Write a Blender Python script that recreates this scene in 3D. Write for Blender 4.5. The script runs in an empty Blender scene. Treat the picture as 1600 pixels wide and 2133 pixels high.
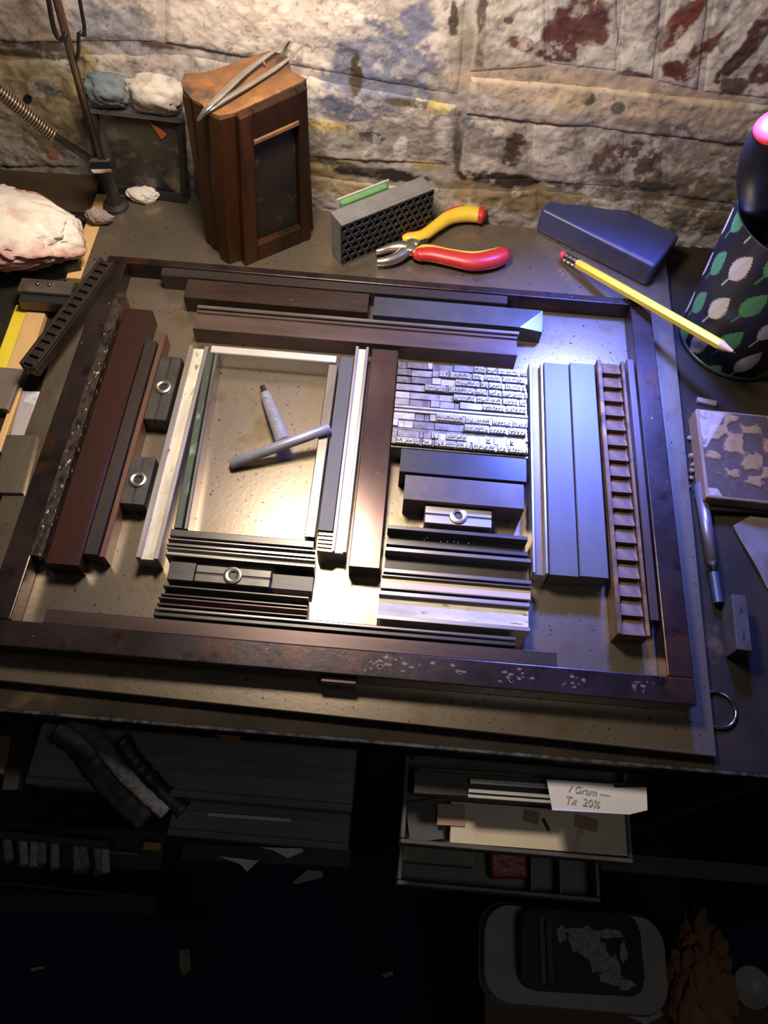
import bpy, bmesh, math, random
import numpy as np
from mathutils import Vector, Matrix
random.seed(7)
sc = bpy.context.scene
C = sc.collection
PI = math.pi
# ------------------------------------------------------------------ camera
Z0 = 0.90                                   # height of the steel imposing plate above the floor
FPX = 1610.0
YAW, PITCH, ROLL = -0.00994824, 1.07258671, 0.07603756
CAM = Vector((0.02412733, -0.31467079, Z0 + 0.49003831))
FW = Vector((math.sin(YAW)*math.cos(PITCH), math.cos(YAW)*math.cos(PITCH), -math.sin(PITCH)))
_r = Vector((math.cos(YAW), -math.sin(YAW), 0)); _u = _r.cross(FW)
RT = math.cos(ROLL)*_r + math.sin(ROLL)*_u
UP = -math.sin(ROLL)*_r + math.cos(ROLL)*_u
cd = bpy.data.cameras.new('camera'); cam = bpy.data.objects.new('camera', cd); C.objects.link(cam)
cd.sensor_width = 36; cd.sensor_fit = 'HORIZONTAL'; cd.lens = FPX/1600*36; cd.clip_start = .02
m = Matrix.Identity(4)
for i in range(3):
    m[i][0] = RT[i]; m[i][1] = UP[i]; m[i][2] = -FW[i]; m[i][3] = CAM[i]
cam.matrix_world = m
sc.camera = cam
# ------------------------------------------------------------------ world, lights, exposure
sc.view_settings.view_transform = 'Standard'; sc.view_settings.look = 'None'
sc.view_settings.exposure = 0.0; sc.view_settings.gamma = 1.0; sc.view_settings.use_curve_mapping = False
w = bpy.data.worlds.new('world'); sc.world = w; w.use_nodes = True
w.node_tree.nodes['Background'].inputs[0].default_value = (.92, .9, 1.0, 1)
w.node_tree.nodes['Background'].inputs[1].default_value = 0.012

def area(name, loc, target, size, power, col, spread=180, shape='DISK'):
    l = bpy.data.lights.new(name, 'AREA'); l.shape = shape; l.size = size; l.energy = power; l.color = col
    l.spread = math.radians(spread)
    o = bpy.data.objects.new(name, l); C.objects.link(o); o.location = loc
    o.rotation_euler = (Vector(target) - Vector(loc)).to_track_quat('-Z', 'Y').to_euler()
    return o
LAMP = Vector((-.055, .088, Z0 + .40))
area('desk_lamp_bulb', LAMP, LAMP + Vector((.0, .06, -1)), .115, 3.0, (1, .86, .71))
area('blue_lamp', (.205, .212, Z0 + .245), (.165, .03, Z0), .05, 1.9, (.13, .20, 1), 86)
area('overhead_fill', (.35, -.55, 2.3), (.1, -.3, .8), .4, 1.0, (1, .95, .92))  # unseen overhead fill, added to lighten what sticks out below the bench

# ------------------------------------------------------------------ helpers
def at(px, py, z=0.0):
    """the point of the horizontal plane z (mm above the plate) seen at a picture point"""
    d = FW + RT*((px-800)/FPX) - UP*((py-1066.5)/FPX)
    return CAM + d*((Z0 + z/1000 - CAM.z)/d.z)
def aty(px, py, y):
    d = FW + RT*((px-800)/FPX) - UP*((py-1066.5)/FPX)
    return CAM + d*((y/1000 - CAM.y)/d.y)
MATS = {}
def M(name, c1, c2=None, rough=.5, metal=0., scale=60, stretch=(1, 1, 1), lo=.35, hi=.65, bump=0., bscale=None,
      spots=(), spec=.5, rvar=.0, attr=None, coat=0.):
    if name in MATS: return MATS[name]
    mt = bpy.data.materials.new(name); mt.use_nodes = True; MATS[name] = mt
    nt = mt.node_tree; N = nt.nodes; L = nt.links; b = N['Principled BSDF']
    b.inputs['Roughness'].default_value = rough; b.inputs['Metallic'].default_value = metal
    b.inputs['Specular IOR Level'].default_value = spec
    if coat: b.inputs['Coat Weight'].default_value = coat
    tc = N.new('ShaderNodeTexCoord'); mp = N.new('ShaderNodeMapping'); mp.inputs['Scale'].default_value = stretch
    L.new(tc.outputs['Object'], mp.inputs['Vector'])
    def noise(s, det=6, ro=.6):
        n = N.new('ShaderNodeTexNoise'); n.inputs['Scale'].default_value = s; n.inputs['Detail'].default_value = det
        n.inputs['Roughness'].default_value = ro; L.new(mp.outputs[0], n.inputs['Vector']); return n
    def ramp(src, a, z):
        r = N.new('ShaderNodeMapRange'); r.inputs[1].default_value = a; r.inputs[2].default_value = z; L.new(src, r.inputs[0]); return r.outputs[0]
    def mix(f, A, B):
        x = N.new('ShaderNodeMix'); x.data_type = 'RGBA'; L.new(f, x.inputs[0])
        for s, v in ((6, A), (7, B)):
            if isinstance(v, tuple): x.inputs[s].default_value = (*v, 1)
            else: L.new(v, x.inputs[s])
        return x.outputs[2]
    n1 = noise(scale)
    f1 = ramp(n1.outputs['Fac'], lo, hi)
    if attr:
        a = N.new('ShaderNodeAttribute'); a.attribute_name = attr
        mm = N.new('ShaderNodeMix'); mm.data_type = 'RGBA'; mm.blend_type = 'MULTIPLY'; mm.inputs[0].default_value = 1
        L.new(a.outputs['Color'], mm.inputs[6]); L.new(mix(f1, c1, c2 or c1), mm.inputs[7]); col = mm.outputs[2]
    else:
        col = mix(f1, c1, c2 if c2 else c1)
    for sp in spots:
        cs, ss, a, z = sp[:4]
        col = mix(ramp(noise(ss, 4, .55).outputs['Fac'], a, z), col, cs)
    L.new(col, b.inputs['Base Color'])
    if rvar: L.new(ramp_out(N, L, n1.outputs['Fac'], rough-rvar, rough+rvar), b.inputs['Roughness'])
    if bump:
        bn = N.new('ShaderNodeBump'); bn.inputs['Strength'].default_value = 1.0; bn.inputs['Distance'].default_value = bump
        L.new(noise(bscale or scale*3, 5).outputs['Fac'], bn.inputs['Height']); L.new(bn.outputs[0], b.inputs['Normal'])
    return mt
def ramp_out(N, L, src, a, z):
    r = N.new('ShaderNodeMapRange'); r.inputs[1].default_value = .3; r.inputs[2].default_value = .7
    r.inputs[3].default_value = a; r.inputs[4].default_value = z; L.new(src, r.inputs[0]); return r.outputs[0]

def link(name, me, mat, parent=None, loc=(0, 0, 0), rz=0., smooth=False):
    if mat and not me.materials: me.materials.append(mat)
    if smooth:
        for p in me.polygons: p.use_smooth = True
    o = bpy.data.objects.new(name, me); C.objects.link(o)
    o.location = loc; o.rotation_euler = (0, 0, rz)
    if parent: o.parent = parent
    return o
def tag(o, label=None, cat=None, group=None, kind=None):
    if label: o['label'] = label
    if cat: o['category'] = cat
    if group: o['group'] = group
    if kind: o['kind'] = kind
    return o
def thing(name, label, cat, loc=(0, 0, 0), rz=0., group=None):
    o = bpy.data.objects.new(name, None); C.objects.link(o); o.empty_display_size = .01
    o.location = loc; o.rotation_euler = (0, 0, rz); return tag(o, label, cat, group)
class B:
    def __init__(s): s.bm = bmesh.new()
    def hexa(s, p):                    # 8 points: bottom 4 ccw, top 4 ccw
        v = [s.bm.verts.new(Vector(q)) for q in p]
        for f in ((3, 2, 1, 0), (4, 5, 6, 7), (0, 1, 5, 4), (1, 2, 6, 5), (2, 3, 7, 6), (3, 0, 4, 7)): s.bm.faces.new([v[i] for i in f])
        return s
    def box(s, x0, x1, y0, y1, z0, z1, bev=0., seg=1):
        t = bmesh.new(); bmesh.ops.create_cube(t, size=1)
        for v in t.verts: v.co = Vector(((x0+x1)/2+v.co.x*(x1-x0), (y0+y1)/2+v.co.y*(y1-y0), (z0+z1)/2+v.co.z*(z1-z0)))
        if bev: bmesh.ops.bevel(t, geom=t.edges[:], offset=bev, segments=seg, affect='EDGES', profile=.5)
        s.merge(t); return s
    def merge(s, t, mtx=None):
        if mtx: bmesh.ops.transform(t, matrix=mtx, verts=t.verts[:])
        me = bpy.data.meshes.new('t'); t.to_mesh(me); t.free(); s.bm.from_mesh(me); bpy.data.meshes.remove(me)
    def prism(s, poly, z0, z1, top=None):
        top = top or poly
        a = [s.bm.verts.new((p[0], p[1], z0)) for p in poly]; b = [s.bm.verts.new((p[0], p[1], z1)) for p in top]
        n = len(poly); s.bm.faces.new(a[::-1]); s.bm.faces.new(b)
        for i in range(n): s.bm.faces.new((a[i], a[(i+1) % n], b[(i+1) % n], b[i]))
        return s
    def extrude_x(s, prof, x0, x1):    # profile in (y,z), ccw seen from +x
        a = [s.bm.verts.new((x0, y, z)) for y, z in prof]; b = [s.bm.verts.new((x1, y, z)) for y, z in prof]
        n = len(prof); s.bm.faces.new(a[::-1]); s.bm.faces.new(b)
        for i in range(n): s.bm.faces.new((a[i], a[(i+1) % n], b[(i+1) % n], b[i]))
        return s
    def tube(s, path, rad, n=12, flat=1., cap=True, up=None):
        path = [Vector(p) for p in path]; k = len(path)
        if not hasattr(rad, '__len__'): rad = [rad]*k
        if not hasattr(flat, '__len__'): flat = [flat]*k
        rings = []; prev = None
        for i, p in enumerate(path):
            t = (path[min(i+1, k-1)] - path[max(i-1, 0)]).normalized()
            if up is not None: a = t.cross(Vector(up)).normalized()
            elif prev is None: a = t.orthogonal().normalized()
            else: a = (prev - t*prev.dot(t)).normalized()
            prev = a; b = t.cross(a)
            rings.append([s.bm.verts.new(p + (a*math.cos(q) + b*math.sin(q)*flat[i])*rad[i]) for q in [2*PI*j/n for j in range(n)]])
        for i in range(k-1):
            for j in range(n): s.bm.faces.new((rings[i][j], rings[i][(j+1) % n], rings[i+1][(j+1) % n], rings[i+1][j]))
        if cap: s.bm.faces.new(rings[0][::-1]); s.bm.faces.new(rings[-1])
        return s
    def lathe(s, prof, n=32, o=(0, 0, 0)):
        o = Vector(o); rings = [[s.bm.verts.new(o + Vector((r*math.cos(2*PI*j/n), r*math.sin(2*PI*j/n), z))) for j in range(n)] if r > 1e-6
                                else [s.bm.verts.new(o + Vector((0, 0, z)))] for r, z in prof]
        for A, D in zip(rings, rings[1:]):
            for j in range(n):
                q = (j+1) % n
                if len(A) == 1 and len(D) == 1: continue
                if len(A) == 1: s.bm.faces.new((A[0], D[q], D[j]))
                elif len(D) == 1: s.bm.faces.new((A[j], A[q], D[0]))
                else: s.bm.faces.new((A[j], A[q], D[q], D[j]))
        return s
    def mesh(s, name):
        bmesh.ops.recalc_face_normals(s.bm, faces=s.bm.faces[:])
        me = bpy.data.meshes.new(name); s.bm.to_mesh(me); s.bm.free(); return me
    def build(s, name, mat, parent=None, loc=(0, 0, 0), rz=0., smooth=False):
        return link(name, s.mesh(name), mat, parent, loc, rz, smooth)
def spline(pts, n=8):
    P = [Vector(p) for p in pts]; out = []
    for i in range(len(P)-1):
        p0, p1, p2, p3 = P[max(i-1, 0)], P[i], P[i+1], P[min(i+2, len(P)-1)]
        for k in range(n):
            t = k/n; out.append(.5*((2*p1)+(p2-p0)*t+(2*p0-5*p1+4*p2-p3)*t*t+(3*p1-p0-3*p2+p3)*t**3))
    out.append(P[-1]); return out
def lerp(vals, n):
    k = len(vals)-1; return [vals[min(int(i*k/(n-1)), k-1)]*(1-(i*k/(n-1)-min(int(i*k/(n-1)), k-1))) + vals[min(int(i*k/(n-1)), k-1)+1]*(i*k/(n-1)-min(int(i*k/(n-1)), k-1)) for i in range(n)]
# numpy value noise
def vn(x, y, seed=0):
    xi = np.floor(x); yi = np.floor(y); fx = x-xi; fy = y-yi; fx = fx*fx*(3-2*fx); fy = fy*fy*(3-2*fy)
    def h(a, b): q = np.sin(a*127.1+b*311.7+seed*74.7)*43758.5453; return q-np.floor(q)
    return (h(xi, yi)*(1-fx)+h(xi+1, yi)*fx)*(1-fy)+(h(xi, yi+1)*(1-fx)+h(xi+1, yi+1)*fx)*fy
def fbm(x, y, seed=0, o=5, g=.55):
    s = 0; a = 1; t = 0
    for i in range(o): s = s+a*vn(x*2**i, y*2**i, seed+i); t += a; a *= g
    return s/t
def sstep(a, b, x): t = np.clip((x-a)/(b-a), 0, 1); return t*t*(3-2*t)
def gridmesh(name, X, Y, Z, col=None):
    n, k = X.shape
    co = np.stack([X, Y, Z], -1).reshape(-1, 3)
    i = np.arange((n-1)*(k-1)); r = i//(k-1); c = i % (k-1); a = r*k+c
    F = np.stack([a, a+1, a+k+1, a+k], 1)
    me = bpy.data.meshes.new(name); me.from_pydata(co.tolist(), [], F.tolist())
    if col is not None:
        at_ = me.color_attributes.new('col', 'FLOAT_COLOR', 'POINT')
        at_.data.foreach_set('color', np.concatenate([col.reshape(-1, 3), np.ones((n*k, 1))], 1).astype(np.float32).ravel())
    for p in me.polygons: p.use_smooth = True
    return me

# ------------------------------------------------------------------ materials
steel_plate = M('plate_steel', (.32, .265, .20), (.21, .165, .12), .29, .75, 9, lo=.3, hi=.7, bump=.00006, bscale=260,
                spots=[((.055, .042, .028), 340, .635, .68), ((.20, .15, .085), 30, .56, .72)], rvar=.04)
chase_iron = M('chase_iron', (.052, .036, .034), (.024, .016, .016), .30, .6, 22, bump=.0001, bscale=220,
               spots=[((.085, .034, .016), 26, .52, .68), ((.018, .012, .011), 60, .56, .70), ((.42, .33, .27), 190, .71, .75)])
dark_steel = M('dark_steel', (.10, .092, .085), (.055, .048, .044), .33, .75, 40, (.35, 1, 1), bump=.00004)
mid_steel = M('mid_steel', (.38, .34, .30), (.20, .175, .15), .27, .85, 40, (.3, 1, 1), bump=.00004)
bright_steel = M('bright_steel', (.62, .58, .52), (.45, .41, .36), .26, .9, 60, (.3, 1, 1))
chrome = M('chrome', (.75, .74, .74), (.6, .6, .62), .16, 1, 60)
lead = M('type_lead', (.80, .78, .78), (.60, .58, .58), .27, .9, 220, rvar=.08)
lead_mid = M('spacing_lead_mid', (.46, .44, .43), (.28, .265, .26), .32, .85, 150)
lead_dark = M('spacing_lead', (.30, .28, .27), (.14, .125, .12), .33, .85, 150)
gray_furn = M('gray_resin', (.085, .083, .084), (.066, .065, .066), .46, 0, 40, (.3, 1, 1), bump=.00003, spec=.35)
black_furn = M('black_resin', (.028, .026, .026), (.016, .014, .014), .34, .2, 40)
red_wood = M('red_stained_wood', (.036, .006, .003), (.017, .009, .008), .36, 0, 30, (.12, 1, 1), bump=.00008, bscale=300)
dark_wood = M('ink_dark_wood', (.036, .026, .023), (.020, .014, .012), .40, .1, 40, (.12, 1, 1), bump=.0001, bscale=260)
pit_wood = M('pitted_wood', (.06, .044, .036), (.010, .007, .006), .30, .15, 260, (.5, 1, 1), bump=.0007, bscale=240, spots=[((.55, .44, .34), 300, .62, .68)])  # pale spots are highlights on the pits, painted into the colour
copper_wood = M('copper_wood', (.15, .058, .034), (.07, .034, .024), .5, .1, 40, (.15, 1, 1))
brown_iron = M('brown_iron', (.14, .092, .08), (.075, .046, .042), .21, .85, 26, (.4, 1, 1), spots=[((.28, .2, .15), 90, .64, .7)])
pinkish = M('pinkish_iron', (.165, .115, .098), (.075, .053, .048), .30, .6, 36, (.2, 1, 1), bump=.00005)
oxide = M('white_oxide', (.62, .57, .46), (.40, .36, .28), .6, .2, 90, (.3, 1, 1), spots=[((.2, .17, .12), 260, .62, .7)])
rail_m = M('rail_zinc', (.42, .38, .37), (.28, .25, .24), .36, .75, 60, (.2, 1, 1))
patina = M('green_patina', (.045, .065, .05), (.04, .04, .03), .5, .3, 70, (.3, 1, 1), spots=[((.20, .26, .20), 140, .56, .68)])
brass_rust = M('rusty_brass', (.17, .095, .042), (.060, .036, .022), .6, .1, 90, bump=.00015, spots=[((.27, .15, .055), 50, .56, .7)], spec=.25)
quoin_m = M('quoin_steel', (.10, .095, .085), (.065, .058, .05), .4, .7, 60)
quoin_bright = M('quoin_bright', (.40, .36, .34), (.28, .25, .24), .33, .85, 60, (.3, 1, 1))
bench_m = M('inky_bench', (.016, .014, .012), (.034, .026, .018), .75, 0, 18, bump=.0003, bscale=120, spots=[((.085, .058, .028), 26, .62, .74)], spec=.06)
cab_m = M('cabinet_black', (.022, .020, .019), (.036, .032, .029), .6, 0, 22, bump=.0003, bscale=120)
case_m = M('case_gray', (.20, .185, .165), (.115, .105, .095), .55, .1, 26, (.25, 1, 1), bump=.0002, bscale=140)
black_m = M('plain_black', (.010, .010, .011), (.016, .016, .017), .45, 0, 40)
pale_wood = M('pale_wood', (.66, .42, .19), (.56, .34, .14), .5, 0, 60, (.1, 1, 1))
yellow_p = M('yellow_plastic', (.78, .62, .05), (.70, .52, .04), .4, 0, 30)

# ------------------------------------------------------------------ setting: back wall of painted bricks
TH = -.05
WO = Vector((-.07, .277, Z0)); WT = Vector((math.cos(TH), math.sin(TH), 0)); WN = Vector((math.sin(TH), -math.cos(TH), 0))
def wsz(px, py):
    d = FW + RT*((px-800)/FPX) - UP*((py-1066.5)/FPX)
    t = (WO-CAM).dot(WN)/d.dot(WN); p = CAM + d*t - WO
    return p.dot(WT), p.z
def wscale(px, py): a = wsz(px-10, py); b = wsz(px+10, py); c = wsz(px, py-10); e = wsz(px, py+10); return abs(b[0]-a[0])/20, abs(c[1]-e[1])/20
# patches of paint, bare brick and dirt: centre, half sizes, slant, colour, strength, edge roughness
PATCH = [
 (1330, 50, 360, 110, 0, (.56, .51, .46), .9, .3), (1330, 320, 380, 90, 0, (.30, .25, .21), .7, .5), (300, 50, 330, 70, 0, (.50, .43, .41), .8, .6),
 (150, 60, 240, 70, 0, (.46, .37, .31), .8, .6), (240, 60, 120, 55, 0, (.27, .27, .33), .75, .9), (60, 60, 90, 60, 0, (.40, .31, .24), .8, .5),
 (430, 40, 150, 70, 0, (.60, .51, .45), .9, .6), (660, 30, 150, 40, 0, (.74, .62, .53), 1, .5), (640, 150, 60, 90, 0, (.66, .56, .49), .9, .6),
 (800, 140, 120, 90, 0, (.20, .20, .27), 1, .7), (870, 40, 40, 50, 0, (.17, .17, .26), .9, .8), (710, 225, 70, 26, 0, (.155, .155, .21), 1, .6),
 (700, 60, 90, 22, 0, (.58, .50, .46), .7, .9), (850, 150, 50, 14, -.3, (.45, .41, .41), .5, 1.), (780, 100, 40, 14, .2, (.40, .36, .38), .6, 1.),
 (742, 150, 13, 50, 0, (.07, .055, .03), 1, .7), (920, 170, 30, 30, 0, (.42, .37, .30), .8, .7), (850, 212, 50, 9, 0, (.12, .09, .06), 1, .6),
 (960, 70, 35, 60, .2, (.34, .29, .22), .8, .9), (945, 40, 10, 40, .1, (.05, .035, .03), .9, .9), (1005, 40, 14, 60, .15, (.05, .03, .025), .9, .9),
 (1000, 120, 9, 90, .1, (.16, .10, .07), .9, .7), (1030, 70, 40, 60, 0, (.44, .37, .31), .7, .7),
 (690, 262, 55, 16, .1, (.55, .41, .17), 1, .7), (740, 275, 30, 10, 0, (.50, .38, .17), 1, .8), (905, 298, 17, 16, 0, (.50, .38, .18), 1, .5), (912, 222, 22, 14, 0, (.50, .38, .16), 1, .7),
 (690, 345, 55, 18, 0, (.52, .41, .19), 1, .6), (890, 345, 36, 10, 0, (.45, .34, .15), 1, .7), (700, 380, 70, 25, 0, (.30, .22, .11), .9, .7),
 (800, 290, 130, 34, 0, (.25, .225, .20), .7, .9), (770, 320, 18, 12, 0, (.55, .49, .45), 1, .6), (835, 310, 14, 26, 0, (.58, .51, .45), 1, .7), (820, 240, 40, 8, .4, (.56, .49, .45), 1, .7),
 (775, 285, 34, 14, 0, (.05, .045, .04), .8, 1.), (975, 255, 16, 14, 0, (.14, .155, .17), 1, .4),
 (60, 200, 170, 90, 0, (.36, .28, .16), 1, .6), (30, 270, 60, 70, 0, (.36, .31, .25), .8, .7), (110, 170, 50, 20, 0, (.42, .32, .16), .8, .8), (100, 185, 26, 20, 0, (.17, .15, .13), .9, .6),
 (60, 203, 9, 12, -.5, (.02, .015, .012), 1, .3), (100, 280, 60, 40, 0, (.24, .18, .10), .8, .7), (170, 130, 30, 40, 0, (.34, .27, .15), 1, .7), (70, 95, 60, 14, 0, (.12, .085, .065), 1, .8),
 (330, 95, 40, 8, 0, (.13, .085, .07), 1, .8), (210, 88, 40, 10, 0, (.17, .14, .10), .9, .8), (340, 260, 50, 60, 0, (.26, .18, .09), .9, .6), (110, 320, 14, 10, 0, (.35, .12, .06), .9, .8),
 (1195, 66, 66, 70, -.35, (.105, .040, .036), 1, .5), (1240, 75, 32, 28, 0, (.12, .055, .042), 1, .5), (1165, 118, 40, 12, 0, (.10, .055, .045), 1, .7), (1085, 88, 28, 13, .15, (.13, .060, .050), 1, .7), (1058, 40, 11, 7, 0, (.10, .05, .04), 1, .5),
 (1360, 50, 9, 30, -.3, (.16, .055, .035), .9, .7), (1418, 45, 28, 70, -.42, (.15, .045, .028), 1, .45), (1462, 100, 24, 64, -.35, (.125, .042, .025), 1, .45), (1415, 145, 42, 22, 0, (.11, .034, .030), 1, .6), (1330, 155, 40, 8, -.15, (.13, .085, .07), 1, .8),
 (1545, 110, 21, 72, -.4, (.075, .038, .036), 1, .5), (1592, 40, 18, 54, -.2, (.12, .05, .045), 1, .6), (1590, 150, 30, 26, -.3, (.10, .05, .045), 1, .7), (1530, 178, 30, 18, 0, (.10, .075, .055), 1, .6),
 (1330, 60, 60, 80, 0, (.52, .47, .42), .5, .6), (1490, 40, 30, 50, -.3, (.50, .46, .42), .8, .5), (1110, 145, 40, 16, .2, (.25, .21, .175), 1, .6),
 (1230, 190, 300, 44, -.08, (.50, .375, .27), .85, .3), (1460, 225, 150, 36, .1, (.40, .30, .215), .7, .5), (1228, 203, 13, 14, 0, (.10, .095, .06), 1, .3), (1287, 222, 15, 14, 0, (.12, .11, .075), 1, .3), (1190, 190, 40, 30, 0, (.42, .32, .21), .7, .5),
 (1365, 198, 22, 12, 0, (.27, .20, .14), .7, .6), (1150, 250, 60, 8, .05, (.28, .20, .14), .9, .6), (1320, 252, 50, 9, .05, (.28, .20, .15), .9, .6),
 (1140, 300, 52, 46, .5, (.52, .455, .40), 1, .6), (1070, 310, 26, 36, 0, (.075, .045, .035), 1, .8), (1010, 300, 44, 40, 0, (.27, .235, .21), .9, .8), (1230, 300, 60, 40, 0, (.33, .285, .255), .8, .9), (1310, 335, 72, 42, 0, (.105, .065, .050), 1, .8),
 (1405, 275, 38, 20, .1, (.17, .145, .12), 1, .6), (1440, 320, 14, 34, -.4, (.38, .30, .24), .9, .6), (1490, 330, 70, 50, 0, (.22, .175, .14), .9, .7), (1400, 310, 24, 30, 0, (.27, .19, .15), .9, .6),
 (1160, 360, 30, 20, 0, (.36, .31, .27), .7, .9), (1080, 405, 160, 34, 0, (.24, .18, .10), 1, .6), (1360, 400, 120, 40, 0, (.17, .125, .09), 1, .6), (1480, 430, 120, 60, 0, (.15, .11, .075), 1, .6), (1405, 420, 40, 12, 0, (.26, .20, .12), .8, .7),
 (1600, 380, 60, 120, 0, (.20, .15, .11), .8, .6),
 (790, 362, 105, 13, .0, (.035, .028, .020), 1, .5), (700, 340, 50, 7, 0, (.05, .04, .028), .9, .6), (1045, 372, 95, 15, 0, (.032, .026, .020), 1, .5), (953, 300, 9, 60, .1, (.05, .045, .04), .9, .7), (1180, 385, 60, 9, 0, (.05, .04, .03), .8, .7), (1350, 385, 60, 9, 0, (.05, .04, .03), .8, .7), (60, 112, 110, 7, 0, (.07, .05, .04), .9, .7), (160, 240, 10, 80, 0, (.16, .12, .08), .7, .8), (1385, 335, 6, 50, 0, (.10, .08, .06), .7, .7)]
PW = []
for px, py, rx, ry, sl, colr, st, er in PATCH:
    a, b_ = wscale(px, py); PW.append((*wsz(px, py), rx*a, ry*b_, sl, colr, st, er))
def wall_colour(S, Z):
    n1 = fbm(S*45, Z*45, 3); n2 = fbm(S*160, Z*160, 9); n3 = fbm(S*14, Z*14, 21)
    base = np.array([.49, .42, .385]); col = np.ones(S.shape+(3,))*base
    k = sstep(.42, .62, n3)[..., None]; col = col*(1-k)+np.array([.36, .31, .27])*k
    e1 = (fbm(S*70, Z*70, 31)-.5)*2; e2 = (fbm(S*230, Z*230, 41, 4)-.5)*2
    for s0, z0, ra, rb, sl, c, st, er in PW:
        ds = S-s0; dz = Z-z0; ds = ds + sl*dz*1.0
        d = np.sqrt((ds/ra)**2+(dz/rb)**2)+er*(e1*.55+e2*.4)
        k = (sstep(1.12, .86, d)*st)[..., None]; col = col*(1-k)+np.array(c)*k
    n4 = fbm(S*95+9, Z*95, 51, 5, .65); n5 = fbm(S*330, Z*330, 61, 3)
    col = col*(.55+.50*n2+.40*n4)[..., None]
    s0, z0 = wsz(1230, 190); s1, z1 = wsz(1500, 235); sm = np.clip(1-np.abs(Z-(z0+(S-s0)*(z1-z0)/(s1-s0)))/.017, 0, 1)*(S > s0-.11); sm = 1-.85*sstep(0, .3, sm)
    fl = sm[..., None]*(sstep(.56, .66, fbm(S*70+3, Z*70, 77, 6, .68))*.55)[..., None]; col = col*(1-fl)+np.array([.60, .53, .48])*fl
    fl = sm[..., None]*(sstep(.60, .70, fbm(S*85+5, Z*75, 87, 6, .68))*.55)[..., None]; col = col*(1-fl)+np.array([.13, .115, .115])*fl
    fl = (sstep(.72, .78, n5)*.5)[..., None]; col = col*(1-fl)+np.array([.06, .05, .045])*fl
    return col
wall_m = M('wall_paint', (1, 1, 1), (.86, .86, .86), .72, 0, 700, attr='col', bump=.0003, bscale=420, spec=.25)
wall = None
def wall_pos(S, Z, D):
    return WO.x+S*WT.x+D*WN.x, WO.y+S*WT.y+D*WN.y, WO.z+Z
# mortar core
zs = np.concatenate([np.linspace(-.9, -.03, 12), np.linspace(-.02, .24, 150), np.linspace(.25, .75, 30)])
S, Z = np.meshgrid(np.linspace(-.60, .60, 560), zs)
D = (fbm(S*30, Z*30, 60)-.5)*.006+(fbm(S*150, Z*150, 70)-.5)*.0022
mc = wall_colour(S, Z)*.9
Xw, Yw, Zw = wall_pos(S, Z, D+.0002)
wall = link('wall_back', gridmesh('wall_back', Xw, Yw, Zw, mc), wall_m); tag(wall, kind='structure')
BR = [  # corner picture points TL TR BR BL of the stones and bricks in view, how far they stand proud (mm), rounding (mm)
 ((-60, -70), (330, -70), (332, 92), (-60, 92), 9, 9), ((338, -70), (985, -70), (962, 206), (338, 92), 10, 12),
 ((400, 112), (958, 216), (946, 348), (400, 318), 9, 9), ((-60, 118), (163, 118), (170, 352), (-60, 352), 8, 9), ((171, 112), (398, 116), (396, 330), (178, 352), 6, 8),
 ((400, 338), (893, 392), (893, 470), (400, 470), 9, 7), ((900, 388), (1122, 392), (1130, 490), (898, 490), 8, 7), ((1130, 396), (1335, 420), (1335, 590), (1138, 560), 5, 8), ((1342, 410), (1700, 460), (1700, 620), (1342, 590), 7, 8),
 ((1003, -70), (1135, -70), (1140, 140), (975, 152), 6, 6), ((1141, -70), (1290, -70), (1285, 150), (1145, 134), 6, 6), ((1296, -70), (1388, -70), (1362, 166), (1290, 158), 6, 6), ((1394, -70), (1486, -70), (1456, 190), (1368, 170), 6, 6), ((1492, -70), (1680, -70), (1680, 214), (1462, 192), 6, 6),
 ((978, 156), (1680, 222), (1680, 318), (968, 238), 11, 5),
 ((966, 246), (1100, 250), (1102, 372), (955, 376), 6, 7), ((1106, 250), (1300, 256), (1302, 392), (1108, 380), 6, 8), ((1306, 262), (1384, 272), (1380, 404), (1306, 398), 4, 7), ((1390, 280), (1680, 326), (1680, 448), (1388, 408), 5, 8)]
def brick_quad(q, proud, rnd, step=.0013, seed=0):
    P = [np.array(p) for p in q]
    Ls = max(np.linalg.norm(P[0]-P[1]), np.linalg.norm(P[3]-P[2])); Lz = max(np.linalg.norm(P[0]-P[3]), np.linalg.norm(P[1]-P[2]))
    nu, nv = max(4, int(Ls/step)), max(4, int(Lz/step))
    U, V = np.meshgrid(np.linspace(0, 1, nu+1), np.linspace(0, 1, nv+1))
    S = (P[3][0]*(1-U)+P[2][0]*U)*(1-V)+(P[0][0]*(1-U)+P[1][0]*U)*V
    Z = (P[3][1]*(1-U)+P[2][1]*U)*(1-V)+(P[0][1]*(1-U)+P[1][1]*U)*V
    wob = (fbm(S*35, Z*35, 50+seed)-.5)*.012
    d = np.minimum(np.minimum(U, 1-U)*Ls, np.minimum(V, 1-V)*Lz)
    dd = np.clip(d+wob*sstep(0, .01, d), 0, None)
    prof = np.sqrt(np.clip(1-(1-np.clip(dd/rnd, 0, 1))**2, 0, 1))
    low = .0012 if proud < .0065 else .004; proud = proud*.26; D = -low+(proud+low)*prof+((fbm(S*30, Z*30, 60)-.5)*.007+(fbm(S*150, Z*150, 70)-.5)*.0022)*prof
    Xb, Yb, Zb = wall_pos(S, Z, D)
    col = wall_colour(S, Z)*(.86+.14*sstep(.1, .8, prof))[..., None]  # edge shading painted into the colour, darker as the brick rounds off
    return gridmesh('brick', Xb, Yb, Zb, col)
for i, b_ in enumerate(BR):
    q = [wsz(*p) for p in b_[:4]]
    link('brick', brick_quad(q, b_[4]/1000, b_[5]/1000, seed=i), wall_m, wall)
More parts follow.
